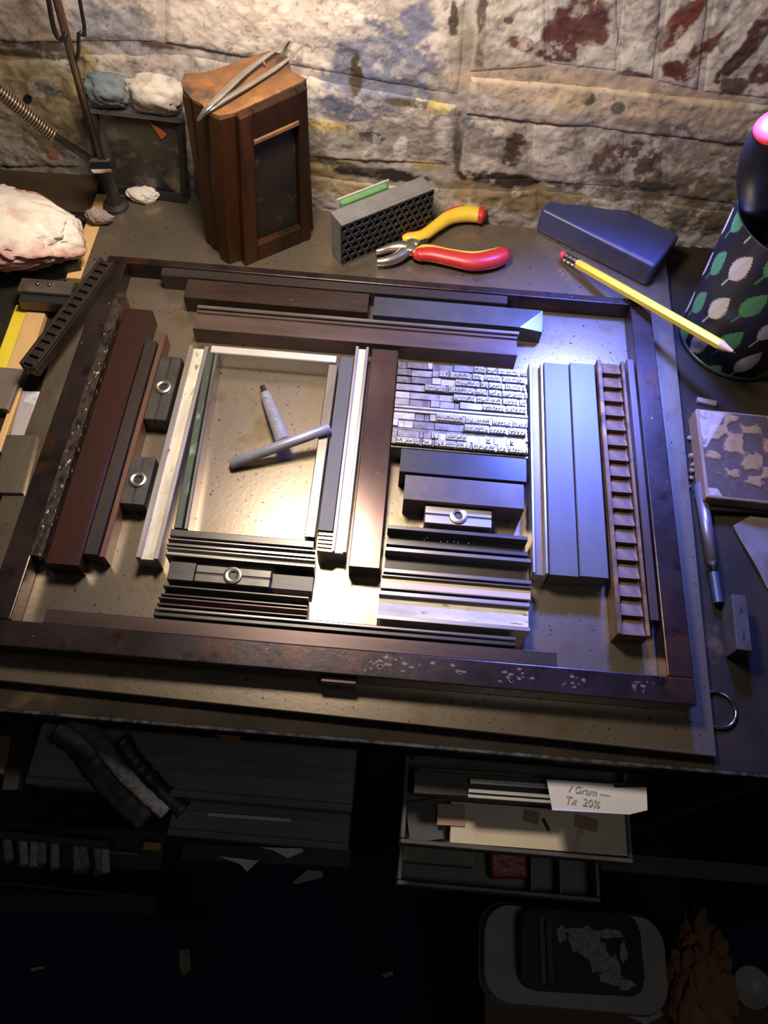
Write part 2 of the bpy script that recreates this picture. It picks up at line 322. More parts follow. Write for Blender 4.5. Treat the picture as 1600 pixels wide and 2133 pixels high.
# brick courses that carry on above the frame
zt = .205
for r in range(6):
    z0 = zt+.012+r*.078
    for k in range(-3, 3):
        s0 = k*.2+(r % 2)*.1
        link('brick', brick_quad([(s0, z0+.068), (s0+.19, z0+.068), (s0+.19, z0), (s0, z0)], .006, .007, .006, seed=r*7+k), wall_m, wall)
# floor
carpet = M('navy_carpet', (.014, .022, .070), (.022, .032, .090), .95, 0, 60, bump=.002, bscale=500, spots=[((.03, .02, .02), 3, .5, .8)])
S, Z = np.meshgrid(np.linspace(-1.3, 1.3, 60), np.linspace(-1.6, .29, 60))
fl = link('floor', gridmesh('floor', S, Z, (fbm(S*9, Z*9, 4)-.5)*.004), carpet); tag(fl, kind='structure')

# ------------------------------------------------------------------ workbench with cabinet under it
bench = thing('workbench', 'ink-blackened workbench with open cabinet standing against the painted brick wall', 'workbench', (0, 0, 0))
ztop = Z0-.006
b = B(); b.box(-.60, .62, -.2105, .262, ztop-.026, ztop, .0025, 2); b.build('bench_top', bench_m, bench)
S = np.linspace(-.60, .62, 500); bm = bmesh.new(); prev = None
for x in S:
    h1 = .0012+.0022*float(fbm(np.array(x*60), np.array(.3), 5)); h2 = .0010+.0035*float(fbm(np.array(x*75), np.array(.7), 9))
    ring = [bm.verts.new((x, -.2085+0*h1, ztop-.0008)), bm.verts.new((x, -.2085, ztop+.0002)), bm.verts.new((x, -.2103-.0, ztop+.0002-.0004)), bm.verts.new((x, -.2108, ztop-.0015)), bm.verts.new((x, -.2108, ztop-.001-h2))]
    if prev:
        for k in range(4): bm.faces.new((prev[k], ring[k], ring[k+1], prev[k+1]))
    prev = ring
b = B(); b.bm.free(); b.bm = bm; b.build('worn_lit_edge', M('worn_lit_edge', (.10, .095, .09), (.02, .018, .016), .4, .3, 160, lo=.42, hi=.6), bench)  # worn front edge, its lit highlight line put into the paler colour
# orange-brown peeled flake under the edge
p = at(1265, 1608, -8)
b = B(); b.box(-.225, -.211, -.20, .255, 0, ztop-.026); b.build('side_panel', cab_m, bench)
b = B(); b.box(.30, .315, -.20, .255, 0, ztop-.026); b.build('side_panel', cab_m, bench)
b = B(); b.box(-.60, .62, .245, .258, 0, ztop-.026); b.build('back_panel', cab_m, bench)
b = B(); b.box(.0215, .0575, -.207, .2, .0, ztop-.026, .002); b.build('centre_post', cab_m, bench)
b = B(); b.box(-.211, .0215, -.19, .24, .62, .632); b.build('shelf', cab_m, bench)
b = B(); b.box(.0575, .30, -.19, .24, .60, .612); b.build('shelf', cab_m, bench)
b = B(); b.hexa([(.20, -.262, Z0-.128), (.62, -.262, Z0-.128), (.62, -.25, Z0-.128), (.20, -.25, Z0-.128), (.20, -.262, Z0-.118), (.62, -.262, Z0-.118), (.62, -.25, Z0-.118), (.20, -.25, Z0-.118)])
b.build('side_rail', cab_m, bench)
b = B(); b.box(.56, .60, -.262, .2, 0, ztop-.026); b.build('side_panel', cab_m, bench)

# steel imposing plate
poly = [(-.252, -.192), (.2424, -.2018), (.2525, .2205), (.2527, .2585), (-.252, .2585)]
b = B(); b.prism(poly, ztop+.0002, Z0); bmesh.ops.bevel(b.bm, geom=b.bm.edges[:], offset=.0006, segments=1, affect='EDGES')
tag(b.build('imposing_plate', steel_plate), 'large flat steel imposing plate lying on the workbench under the chase', 'plate')

# ------------------------------------------------------------------ chase: the iron frame
chase = thing('chase', 'dark iron rectangular chase frame lying on the steel plate', 'frame', (0, 0, Z0+.0001))
HX, HY = .2100, .1576
def rail(name, x0, x1, y0, y1):
    b = B(); b.box(x0, x1, y0, y1, 0, .016, .0009, 2); return b.build(name, chase_iron, chase)
rail('far_bar', -.2270, .2270, HY, HY+.0072); rail('near_bar', -.2270, .2270, -HY-.0172, -HY)
rail('left_bar', -.2270, -HX, -HY+.0001, HY-.0001); rail('right_bar', HX, .2270, -HY+.0001, HY-.0001)
p = at(705, 1426, 8); b = B(); b.box(-.0115, .0115, -.0045, .0, -.0030, .0030, .0008)
b.build('lug', pinkish, chase, (p.x, -HY-.0172, .0085))
b = B()
for k in range(70):                          # scuffed bare spots on the near bar, low chips of metal
    q_ = random.choice([(.022, .012), (.045, .012), (.072, .008), (.112, .007), (.150, .006), (.192, .008)])
    cx = q_[0]+random.gauss(0, q_[1]*.6); cy = -HY-.0086+random.gauss(0, .0030); r_ = random.uniform(.0004, .0014)
    if abs(cy+HY+.0086) < .0065: b.prism([(cx+r_*random.uniform(.5, 1.5)*1.3*math.cos(a*.785), cy+r_*random.uniform(.4, 1.2)*math.sin(a*.785)) for a in range(8)], .0159, .01608)
o = b.build('scuff_chips', M('scuff', (.15, .105, .095), (.085, .06, .055), .5, .2, 300), chase); o['kind'] = 'stuff'

# ------------------------------------------------------------------ furniture bars
def rect(q, z):
    tl, tr, br, bl = [at(p[0], p[1], z) for p in q]
    c = (tl+tr+br+bl)/4; u = ((tr-tl)+(br-bl))/2; v = ((tl-bl)+(tr-br))/2
    if u.length > v.length: return c, math.atan2(u.y, u.x), u.length, abs(v.dot(Vector((-u.y, u.x, 0)).normalized()))
    return c, math.atan2(v.y, v.x), v.length, abs(u.dot(Vector((-v.y, v.x, 0)).normalized()))
def bar(name, label, cat, q, h, mat, prof='box', base=0., group=None, bev=.0006, shr=.0005, rim=.0018, dep=.004, inlay=None, straight=True, dl=.0004):
    c, ang, Lh, W = rect(q, base+h); h = h/1000
    if straight:
        ang = round(ang/(PI/2))*PI/2 if abs(ang-round(ang/(PI/2))*PI/2) < .022 else ang
    L2 = Lh/2-dl; y = max(W/2-shr/2, .0004)
    if prof == 'box':
        e = min(bev, y*.6); pr = [(-y, 0), (y, 0), (y, h-e), (y-e, h), (-y+e, h), (-y, h-e)]
    elif prof == 'chan':
        e = min(.0003, rim*.25); r = min(rim, y*.45); d = dep
        pr = [(-y, 0), (y, 0), (y, h-e), (y-e, h), (y-r+e, h), (y-r, h-e), (y-r, h-d), (-y+r, h-d), (-y+r, h-e), (-y+r-e, h), (-y+e, h), (-y, h-e)]
    b = B(); b.extrude_x(pr, -L2, L2)
    o = b.build(name, mat, None, (c.x, c.y, Z0+.0001+base/1000), ang)
    tag(o, label, cat, group)
    if inlay:
        b = B(); b.box(-L2+.0003, L2-.0003, -y+r+.0001, y-r-.0001, h-d-.0002, h-d+.0006)
        b.build('groove_floor', inlay, o)
    return o
LF = 'strips of furniture along the left side of the chase'
bar('reglet', 'narrow black deeply pitted strip against the left bar of the chase', 'printing furniture', [(238, 606), (256, 613), (93, 1160), (62, 1157)], 16.5, pit_wood, group=LF)
bar('wood_furniture', 'wide dark red-stained wooden furniture in the left side of the chase', 'printing furniture', [(258, 640), (319, 647), (161, 1187), (94, 1165)], 17, red_wood, group=LF, bev=.0012)
bar('reglet', 'dark brown strip right of the red-stained wooden furniture', 'printing furniture', [(301, 711), (324, 707), (210, 1151), (172, 1160)], 17, dark_wood, group=LF)
bar('reglet', 'thin copper-red wooden strip beside the two black quoins', 'printing furniture', [(331, 692), (343, 692), (226, 1156), (209, 1166)], 15, copper_wood, group=LF)

def quoin(label, c, ang, L, W, h, mat, ring=None, zz=0):
    t = thing('quoin', label, 'quoin', (c.x, c.y, Z0+.0001), ang, 'expanding quoins with round key sockets')
    for s in (-1, 1):
        b = B(); b.box(-L/2, L/2, min(s*.0003, s*W/2), max(s*.0003, s*W/2), 0, h, .0006)
        b.build('jaw', mat, t)
    b = B(); b.box(-L/2+.0006, L/2-.0006, -.00028, .00028, .0004, h-.0006); b.build('slit_shade', black_m, t)  # black filler standing in for the shade between the jaws
    b = B(); b.lathe([(.0030, h+.0012), (.0046, h+.0016), (.0060, h+.0012), (.0063, h+.0002), (.0063, h-.002)], 28)
    b.lathe([(.0030, h+.0012), (.0030, h-.003)], 6)
    sw_ = b.build('screw', ring or mat, t, smooth=False)
    b = B(); b.lathe([(0, h+.0003), (.0031, h+.0003)], 12); b.build('key_socket', black_m, sw_)
    return t
def mid(q, z): return sum((at(p[0], p[1], z) for p in q), Vector())/4
ring_m = M('worn_ring', (.42, .38, .32), (.26, .23, .19), .3, .9, 90)
c = at(340, 806, 16); quoin('black quoin left of the white-floored channel, the farther one with a gap before it', c, PI/2-.005, .060, .0168, .0155, quoin_m, ring_m)
c = at(287, 999, 16); quoin('black quoin left of the white-floored channel, the nearer one', c, PI/2-.005, .0395, .0172, .0155, quoin_m, ring_m)
RG = 'metal furniture bars around the empty opening'
bar('channel_furniture', 'grooved zinc bar with whitish oxidised floor beside the black quoins', 'printing furniture', [(390, 719), (431, 720), (336, 1165), (285, 1162)], 17, rail_m, 'chan', rim=.0032, dep=.004, inlay=oxide, group=RG)
bar('reglet', 'thin strip with green patina left of the opening', 'printing furniture', [(432, 729), (446, 731), (381, 1101), (360, 1100)], 15.5, patina, group=RG)
bar('reglet', 'thin bright metal strip with copper sheen on the left edge of the opening', 'printing furniture', [(447, 735), (455, 736), (392, 1103), (381, 1102)], 17, mid_steel, group=RG)
bar('metal_furniture', 'bright silvery bar along the far side of the opening', 'printing furniture', [(441, 718), (706, 741), (697, 757), (437, 733)], 17, M('bright_alu', (.80, .77, .70), (.66, .62, .55), .33, .6, 60, (.3, 1, 1)), group=RG)
bar('metal_furniture', 'brownish metal bar along the right side of the opening, under the key handle', 'printing furniture', [(681, 759), (703, 758), (659, 1120), (636, 1118)], 16.5, mid_steel, group=RG)
bar('metal_furniture', 'dark grey bar between the opening and the white-floored double rail', 'printing furniture', [(706, 744), (737, 743), (697, 1106), (663, 1106)], 16, gray_furn, group=RG)
q4 = [(663, 1107), (697, 1110), (693, 1152), (659, 1148)]
for i in range(5):
    f0, f1 = i/5, (i+1)/5
    L_ = lambda a, b_, t: (a[0]+(b_[0]-a[0])*t, a[1]+(b_[1]-a[1])*t)
    bar('lead', 'short coppery lead, %s in the stack of five at the opening corner' % ('farthest', 'second farthest', 'middle', 'second nearest', 'nearest')[i], 'spacing lead', [L_(q4[0], q4[3], f0), L_(q4[1], q4[2], f0), L_(q4[1], q4[2], f1), L_(q4[0], q4[3], f1)], 17, M('coppery_lead', (.50, .38, .27), (.42, .34, .27), .35, .8, 60), shr=.0007, bev=.0003, group='stack of five short leads')
bar('channel_furniture', 'white-floored double rail between the dark grey bar and the broad brown bar', 'printing furniture', [(738, 720), (768, 722), (724, 1151), (692, 1149)], 17, rail_m, 'chan', rim=.0030, dep=.0035, inlay=M('white_enamel', (.74, .67, .57), (.62, .55, .46), .45, .2, 60, (.2, 1, 1)), group=RG)
bar('metal_furniture', 'broad polished brown bar down the middle of the chase', 'printing furniture', [(770, 727), (828, 728), (797, 1184), (730, 1181)], 17, brown_iron, group=RG)
# far side
FG = 'bars along the far side of the chase'
bar('reglet', 'thin black strip lying along the far bar of the chase', 'printing furniture', [(336, 556), (1059, 615), (1057, 633), (336, 573)], 16, dark_wood, group=FG)
bar('wood_furniture', 'dark brown wooden bar with sparkling worn edge, far left in the chase', 'printing furniture', [(386, 578), (770, 612), (766, 655), (388, 616)], 16.5, M('far_wood', (.040, .022, .015), (.018, .009, .007), .36, .1, 50, (.2, 1, 1), bump=.00025, bscale=300, spots=[((.30, .22, .16), 330, .70, .74)]), group=FG)
c, ang, L_, W_ = rect([(779, 617), (1134, 647), (1130, 688), (776, 655)], 16.5); X_, Y_, h_ = L_/2-.0004, W_/2-.0003, .0165
b = B(); V = [b.bm.verts.new(p) for p in [(-X_, -Y_, 0), (X_, -Y_, 0), (X_, Y_, 0), (-X_, Y_, 0), (-X_, -Y_, h_), (X_-.019, -Y_, h_), (X_, -Y_, h_-.0035), (X_, Y_, h_), (-X_, Y_, h_)]]
for f in ((3, 2, 1, 0), (4, 5, 7, 8), (5, 6, 7), (0, 1, 6, 5, 4), (1, 2, 7, 6), (2, 3, 8, 7), (3, 0, 4, 8)): b.bm.faces.new([V[k] for k in f])
tag(b.build('metal_furniture', M('gray_blue', (.095, .095, .10), (.07, .07, .075), .32, .5, 40), None, (c.x, c.y, Z0+.0001), 0 if abs(ang) < .022 else ang), 'grey mitred bar shining blue at its right end, far right in the chase', 'printing furniture', FG)
bar('lead', 'long thin dark lead with bright edge next to the long grooved far bar', 'spacing lead', [(411, 631), (1083, 692), (1082, 699), (411, 640)], 17, mid_steel, group=FG)
bar('channel_furniture', 'long pinkish grooved bar beyond the opening and the type', 'printing furniture', [(411, 643), (1078, 702), (1079, 742), (400, 684)], 16, pinkish, 'chan', rim=.0026, dep=.0016, group=FG)
# near side left
NG = 'bars and leads along the near side of the chase'
bar('metal_furniture', 'dark smooth bar along the near side of the opening', 'printing furniture', [(357, 1104), (652, 1122), (657, 1141), (350, 1119)], 16, dark_steel, group=NG)
bar('channel_furniture', 'grooved bar second from the opening on its near side', 'printing furniture', [(349, 1121), (657, 1143), (657, 1160), (345, 1138)], 16.5, mid_steel, 'chan', rim=.0016, dep=.003, group=NG)
bar('channel_furniture', 'light-edged bar touching the quoin below the opening', 'printing furniture', [(345, 1140), (657, 1162), (656, 1181), (344, 1158)], 16.5, mid_steel, 'chan', rim=.0022, dep=.0035, inlay=oxide, group=NG)
c = at(485, 1199, 16); quoin('dark steel quoin below the empty opening, near side of the chase', c, .0, .0505, .0125, .0155, quoin_m, ring_m)
bar('metal_furniture', 'short dark block left of the quoin below the opening', 'printing furniture', [(352, 1166), (408, 1172), (405, 1212), (349, 1208)], 15, dark_steel, group=NG)
bar('metal_furniture', 'short low dark block right of the quoin below the opening', 'printing furniture', [(564, 1193), (655, 1200), (650, 1234), (560, 1227)], 9, dark_wood, group=NG)
bar('channel_furniture', 'deep-grooved dark bar on the near side of the quoin below the opening', 'printing furniture', [(340, 1216), (644, 1243), (641, 1266), (333, 1239)], 16.5, dark_steel, 'chan', rim=.0014, dep=.008, group=NG)
bar('channel_furniture', 'brown-floored grooved bar, second one nearer than that quoin', 'printing furniture', [(332, 1241), (641, 1268), (640, 1286), (322, 1259)], 16.5, pinkish, 'chan', rim=.0014, dep=.006, group=NG)
bar('lead', 'long bright lead running from lower left to under the grooved bars at right', 'spacing lead', [(321, 1263), (1076, 1325), (1076, 1333), (319, 1272)], 15, mid_steel, group=NG)
bar('lead', 'long dark lead between the bright long lead and the nearest steel bar', 'spacing lead', [(319, 1274), (1076, 1335), (1076, 1347), (318, 1284)], 16, dark_steel, group=NG)
bar('metal_furniture', 'longest brown steel bar against the near bar of the chase', 'printing furniture', [(99, 1266), (1161, 1359), (1162, 1391), (86, 1299)], 15.5, M('near_bar', (.11, .075, .062), (.055, .037, .032), .34, .7, 40, (.15, 1, 1)), group=NG)

# right side
RS = 'bars along the right side of the chase'
bar('channel_furniture', 'narrow brown-floored double rail right of the type', 'printing furniture', [(1104, 757), (1131, 755), (1144, 1193), (1107, 1195)], 17, rail_m, 'chan', rim=.0019, dep=.005, inlay=M('rail_floor', (.16, .115, .07), (.11, .08, .05), .45, .5, 60, (.2, 1, 1)), group=RS)
bar('resin_furniture', 'grey smooth bar, the left one of the wide pair right of the type', 'printing furniture', [(1133, 756), (1186, 757), (1206, 1202), (1144, 1198)], 17, gray_furn, group=RS, shr=.0004)
bar('resin_furniture', 'grey smooth bar, the right one of the wide pair beside the toothed bar', 'printing furniture', [(1187, 757), (1242, 757), (1266, 1204), (1207, 1202)], 17, gray_furn, group=RS, shr=.0004)
bar('reglet', 'narrow worn brown strip between the toothed bar and the right bar of the chase', 'printing furniture', [(1303, 748), (1318, 748), (1378, 1289), (1358, 1298)], 16, M('worn_brown', (.12, .08, .06), (.06, .04, .035), .32, .5, 60, (.1, 1, 1), spots=[((.6, .45, .32), 400, .7, .74)]), group=RS)
# toothed bar
q = [(1244, 748), (1300, 752), (1356, 1320), (1287, 1326)]
c, ang, L_, W_ = rect(q, 17)
rk = thing('toothed_bar', 'rust-brown toothed rack bar right of the wide grey pair', 'rack bar', (c.x, c.y, Z0+.0001), ang, RS)
b = B(); b.box(-L_/2, L_/2, -W_/2, W_/2, 0, .012, .0006); b.build('base', brass_rust, rk)
for s, wd in ((-1, .0026), (1, .0034)):
    b = B(); y0 = s*W_/2; b.box(-L_/2, L_/2, min(y0, y0-s*wd), max(y0, y0-s*wd), .0121, .017, .0005); b.build('edge_rail', brass_rust, rk)
nt_ = 17; st = L_/nt_
b = B(); b.extrude_x([(-.5, 0), (.5, 0), (.5, 1), (-.5, 1)], 0, .001); b.bm.free()
ya, yc = -W_/2+.0036, W_/2-.0028
b = B(); b.hexa([(0, ya, 0), (st*.97, ya, 0), (st*.97, yc, 0), (0, yc, 0), (0, ya, .0048), (st*.97, ya, .0006), (st*.97, yc, .0006), (0, yc, .0048)])
tm = b.mesh('tooth')
for k in range(nt_):
    link('tooth', tm, brass_rust, rk, (-L_/2+k*st, 0, .0121))
# blocks and quoin under the type
BG = 'black blocks under the type'
bar('resin_furniture', 'black block touching the last line of type', 'printing furniture', [(834, 935), (1099, 952), (1096, 1004), (832, 985)], 20, black_furn, group=BG)
bar('resin_furniture', 'brownish black block between the black block and the bright quoin', 'printing furniture', [(843, 988), (1095, 1007), (1090, 1061), (840, 1042)], 20, M('brown_black', (.085, .066, .058), (.05, .04, .036), .36, .3, 40), group=BG)
c = at(955, 1075, 16); quoin('bright steel quoin below the black blocks under the type', c, .0, .0475, .0145, .0155, quoin_bright, quoin_bright)
GG = 'grooved bars at the near right of the chase'
rg = random.Random(4); b = B(); o_ = at(900, 1120, 8)
for px, py in ((852, 1112), (862, 1114), (868, 1112), (884, 1124), (890, 1120), (918, 1128), (932, 1128), (946, 1128), (954, 1130), (976, 1132)):
    p = at(px, py, 7.6)-o_; b.lathe([(.0009, 0), (.0008, .0006), (0, .0009)], 6, p)
o = b.build('metal_flecks', bright_steel, None, o_); tag(o, 'tiny bright metal flecks lying in the first deep groove near the bright quoin', 'debris', kind='stuff')
bar('channel_furniture', 'deep-grooved dark bar with bright far rim touching the bright quoin', 'printing furniture', [(808, 1090), (1098, 1119), (1104, 1163), (803, 1131)], 16.5, dark_steel, 'chan', rim=.0030, dep=.009, group=GG)
bar('channel_furniture', 'second grooved bar from the bright quoin, dark brown floor', 'printing furniture', [(803, 1134), (1106, 1167), (1109, 1220), (797, 1190)], 16.5, mid_steel, 'chan', rim=.0030, dep=.009, inlay=dark_wood, group=GG)
bar('channel_furniture', 'third grooved bar from the bright quoin, beige floor', 'printing furniture', [(797, 1193), (1109, 1223), (1109, 1253), (790, 1225)], 16.5, mid_steel, 'chan', rim=.0012, dep=.003, inlay=M('beige_floor', (.52, .42, .29), (.42, .33, .23), .45, .3, 60, (.2, 1, 1)), group=GG)
bar('channel_furniture', 'fourth and widest pale grooved bar beside the bright patch of plate', 'printing furniture', [(790, 1228), (1109, 1256), (1101, 1317), (783, 1288)], 16.5, rail_m, 'chan', rim=.0030, dep=.004, inlay=oxide, group=GG)

# ------------------------------------------------------------------ type forme
fx0, fx1, fy0, fy1 = .0224, .1018+.0208, -.0025, .0762
FW_, FH_ = fx1-fx0, fy1-fy0
forme = thing('type_forme', 'block of shiny metal type and spacing set in ten lines', 'metal type', (fx0, fy0, Z0+.0001))
glyphs = []
for ch in 'aeinostrhdlcumpgbfy':
    cu = bpy.data.curves.new('g', 'FONT'); cu.body = ch; cu.size = .0042; cu.extrude = .0009; cu.resolution_u = 1; cu.align_x = 'CENTER'
    go = bpy.data.objects.new('g', cu); C.objects.link(go)
    me = bpy.data.meshes.new_from_object(go.evaluated_get(bpy.context.evaluated_depsgraph_get()))
    C.objects.unlink(go); bpy.data.objects.remove(go)
    wd = max((v.co.x for v in me.vertices), default=.001)-min((v.co.x for v in me.vertices), default=0)+.0006
    bm = bmesh.new(); bm.from_mesh(me)
    for v in bm.verts: v.co = Vector((-v.co.x, v.co.y-.0011, v.co.z+.0225))          # mirrored, as type is
    bmesh.ops.reverse_faces(bm, faces=bm.faces[:])
    bb = B(); bb.bm.free(); bb.bm = bm; bb.box(-wd/2, wd/2, -.0024, .0026, 0, .0216, .0001)
    glyphs.append((bb.mesh('type_sort'), wd))
#  rows: v position down the forme, first x fraction of letters, [gaps as (start,end,kind)]
ROWS = [(.055, .60), (.145, .32), (.235, .47), (.325, .24), (.415, .44), (.50, .66), (.665, .32), (.755, .54), (.875, .20), (.955, .035)]
rh = FH_*.083
nsort = 0
def spacer(x0, x1, v, h, mat=None, hh=None):
    hh = hh or rh*.92; y = FH_*(1-v)
    b = B(); b.box(x0, x1-.00012, y-hh/2, y+hh/2, 0, h, .00025); b.build('spacer', mat or random.choice([lead, lead_dark, lead_mid]), forme)
for ri, (v, s0) in enumerate(ROWS):
    x = 0.
    while x < s0*FW_-.003:                            # quads and spaces at the start of the line
        wq = min(random.choice([.004, .007, .011, .016, .022]), s0*FW_-x)
        spacer(x, x+wq, v, random.choice([.0190, .0195, .0200, .0208])); x += wq
    word = random.randint(3, 8)
    if ri == 8: pass
    while x < FW_-.0022:
        if word == 0 or (ri == 8 and random.random() < .35):
            wq = random.choice([.0012, .0016, .0022]) if ri != 8 else random.choice([.003, .006, .009])
            wq = min(wq, FW_-x); spacer(x, x+wq, v, .0206); x += wq; word = random.randint(3, 8); continue
        me, wd = random.choice(glyphs)
        if x+wd > FW_ or nsort >= 296: break
        o = link('type_sort', me, lead, forme, (x+wd/2, FH_*(1-v)-.0001, 0)); x += wd+.0001; nsort += 1; word -= 1
    if x < FW_-.0008: spacer(x, FW_, v, .0175)
for v, hgt, hh, mt in ((.560, .0200, .0020, lead), (.590, .0190, .0018, lead), (.614, .0205, .0014, lead), (.808, .0190, .0020, lead_dark), (.832, .0195, .0010, lead), (.706, .018, .0008, lead)):
    y = FH_*(1-v); b = B(); b.box(.0001, FW_-.0001, y-hh/2, y+hh/2, 0, hgt, .0002); b.build('line_lead', mt, forme)
b = B(); b.box(0, FW_, FH_-.0006, FH_+.0006, 0, .016); b.build('line_lead', lead_dark, forme)
b = B(); b.box(0, FW_, -.0010, .0002, 0, .018); b.build('line_lead', lead_dark, forme)

# ------------------------------------------------------------------ quoin key
KA, KB = at(480, 967, 4.6), at(688, 891, 21.2)
key = thing('quoin_key', 'silver T-handled quoin key resting across the empty opening on the plate', 'key', (KA.x, KA.y, Z0))
key_m = M('key_alloy', (.46, .46, .50), (.36, .36, .40), .28, .5, 90, bump=.00005)
o_ = Vector((KA.x, KA.y, Z0))
d = (KB-KA).normalized()
b = B(); b.tube([KA-o_, KA-o_+d*.0008, (KA+KB)/2-o_, KB-o_-d*.0008, KB-o_], [.0032, .0040, .0040, .0040, .0032], 20); b.build('handle', key_m, key, smooth=False)
for p_ in key.children[0].data.polygons: p_.use_smooth = len(p_.vertices) == 4
km = KA.lerp(KB, .545); KT = at(547, 806, 4.2)
ax = (KT-km).normalized()
P = [km+ax*.003, km+ax*.012, km.lerp(KT, .5), km.lerp(KT, .86), km.lerp(KT, .88)]
b = B(); b.tube([p-o_ for p in P], [.0062, .0056, .0050, .0040, .0034], 16, flat=.85, up=(0, 0, 1)); b.build('shank', key_m, key, smooth=False)
b = B(); b.tube([km.lerp(KT, .87)-o_, KT-o_], [.0026, .0024], 6); b.build('tip', M('key_tip', (.10, .075, .055), (.06, .045, .035), .4, .7, 90), key)
# raised moulded marks along the shank
b = B(); sd = ax.cross(Vector((0, 0, 1))).normalized(); nz = sd.cross(ax).normalized()
for k, (t, wdt, off) in enumerate([(.27, .0008, 0), (.31, .0008, .0), (.40, .0007, .0006), (.44, .0007, -.0004), (.47, .0008, .0004), (.52, .0007, 0), (.56, .0008, .0006), (.60, .0008, -.0003), (.72, .0009, .0005), (.755, .0012, -.0012)]):
    p = km.lerp(KT, t); r = .0062-(.0062-.0040)*(t/.86); up_ = nz*(r*.85-.0002)
    a_ = p+up_-sd*(.0015)+ax*.0006+sd*off-o_; z_ = p+up_+sd*(.0013)-ax*.0006+sd*off-o_
    b.tube([a_, z_], wdt*.6, 6)
b.build('moulded_marks', key_m, key)

# ------------------------------------------------------------------ grooved black bar lying over the chase corner
TLb, TRb, BRb, BLb = at(208, 538, 27), at(238, 541, 27), at(72, 770, 27), at(39, 752, 27)
c = (TLb+TRb+BRb+BLb)/4; v = ((TLb-BLb)+(TRb-BRb))/2; u = ((TRb-TLb)+(BRb-BLb))/2
ang = math.atan2(v.y, v.x); Lg = v.length; Wg = abs(u.dot(Vector((-v.y, v.x, 0)).normalized()))
gb = thing('slotted_bar', 'black slotted iron bar lying askew over the far left corner of the chase', 'rack bar', (c.x, c.y, Z0+.0162), ang)
bar_m = M('bar_black', (.032, .024, .022), (.05, .036, .030), .42, .5, 60)
b = B(); b.box(-Lg/2, Lg/2, -Wg/2, Wg/2, 0, .008, .0005); b.build('base', bar_m, gb)
for s in (-1, 1):
    b = B(); y0 = s*Wg/2; b.box(-Lg/2, Lg/2, min(y0, y0-s*.0026), max(y0, y0-s*.0026), .0081, .0108, .0003); b.build('edge_rail', bar_m, gb)
b = B(); b.box(-.0018, .0018, -Wg/2+.0028, Wg/2-.0028, 0, .0027, .0003); rm = b.mesh('rung')
for k in range(15): link('rung', rm, bar_m, gb, (-Lg/2+.004+k*(Lg-.008)/14, 0, .0081))

# ------------------------------------------------------------------ wooden block with tweezers
top_px = [(377, 168), (384, 152), (432, 152), (470, 138), (504, 123), (561, 105), (598, 115), (608, 149), (638, 162), (641, 184), (499, 248), (457, 243), (432, 232), (420, 214), (400, 205), (380, 184)]
HB = 136
topP = [at(*p, HB) for p in top_px]
# bottom outline: same outline carried down by the three visible foot corners
src = [at(499, 248, HB), at(641, 184, HB), at(380, 184, HB)]; dst = [at(511, 555, 0), at(648, 498, 0), at(433, 500, 0)]
A_ = np.array([[p.x, p.y, 1] for p in src]); Bx = np.array([[p.x, p.y] for p in dst]); X_ = np.linalg.solve(A_, Bx)
botP = [Vector((*(np.array([p.x, p.y, 1])@X_), Z0)) for p in topP]
wb0 = Vector((sum(p.x for p in botP)/len(botP), sum(p.y for p in botP)/len(botP), Z0))
wbk = thing('wooden_block', 'tall dark wooden block with worn orange top and sunk black panel', 'wooden block', wb0)
wood_b = M('block_wood', (.040, .0135, .003), (.016, .006, .002), .45, 0, 26, (1, 1, .12), bump=.0002, bscale=120, spec=.22, spots=[((.075, .022, .004), 14, .55, .75), ((.008, .005, .004), 40, .56, .70)])
wood_top = M('block_top_wood', (.24, .098, .026), (.115, .058, .03), .5, 0, 50, bump=.0003, bscale=200, spots=[((.045, .03, .022), 45, .52, .66), ((.36, .19, .06), 40, .6, .72)])
iN, iR = 10, 9                                  # index of near top corner and right corner in the outline
N0, N1 = botP[iN], topP[iN]; R0, R1 = botP[iR], topP[iR]
nrm = ((R0-N0).cross(N1-N0)).normalized()
if nrm.y > 0: nrm = -nrm
inset = .008
def shift(L, k): return [p-nrm*inset if i in (iN, iR) else p for i, p in enumerate(L)]
bot2, top2 = shift(botP, 0), shift(topP, 1)
b = B(); a_ = [b.bm.verts.new(p-wb0+Vector((0, 0, .0002))) for p in bot2]; z_ = [b.bm.verts.new(p-wb0-Vector((0, 0, .003))) for p in top2]; n = len(a_)
b.bm.faces.new(a_[::-1]); b.bm.faces.new(z_)
for i in range(n): b.bm.faces.new((a_[i], a_[(i+1) % n], z_[(i+1) % n], z_[i]))
b.build('body', wood_b, wbk)
b = B(); a_ = [b.bm.verts.new(p-wb0-Vector((0, 0, .0029))) for p in top2]; z_ = [b.bm.verts.new(p-wb0+Vector((0, 0, random.uniform(-.0008, .0008)))) for p in top2]
b.bm.faces.new(a_[::-1]); b.bm.faces.new(z_)
for i in range(n): b.bm.faces.new((a_[i], a_[(i+1) % n], z_[(i+1) % n], z_[i]))
b.build('worn_top', wood_top, wbk)
def F(u_, v_, off): return (N0*(1-u_)+R0*u_)*(1-v_)+(N1*(1-u_)+R1*u_)*v_-nrm*off-wb0
def facebar(name, u0, u1, v0, v1, o0, o1, mat):
    b = B(); b.hexa([F(u0, v0, o1), F(u1, v0, o1), F(u1, v0, o0), F(u0, v0, o0), F(u0, v1, o1), F(u1, v1, o1), F(u1, v1, o0), F(u0, v1, o0)])
    bmesh.ops.recalc_face_normals(b.bm, faces=b.bm.faces[:]); bmesh.ops.bevel(b.bm, geom=b.bm.edges[:], offset=.0008, segments=1, affect='EDGES'); return b.build(name, mat, wbk)
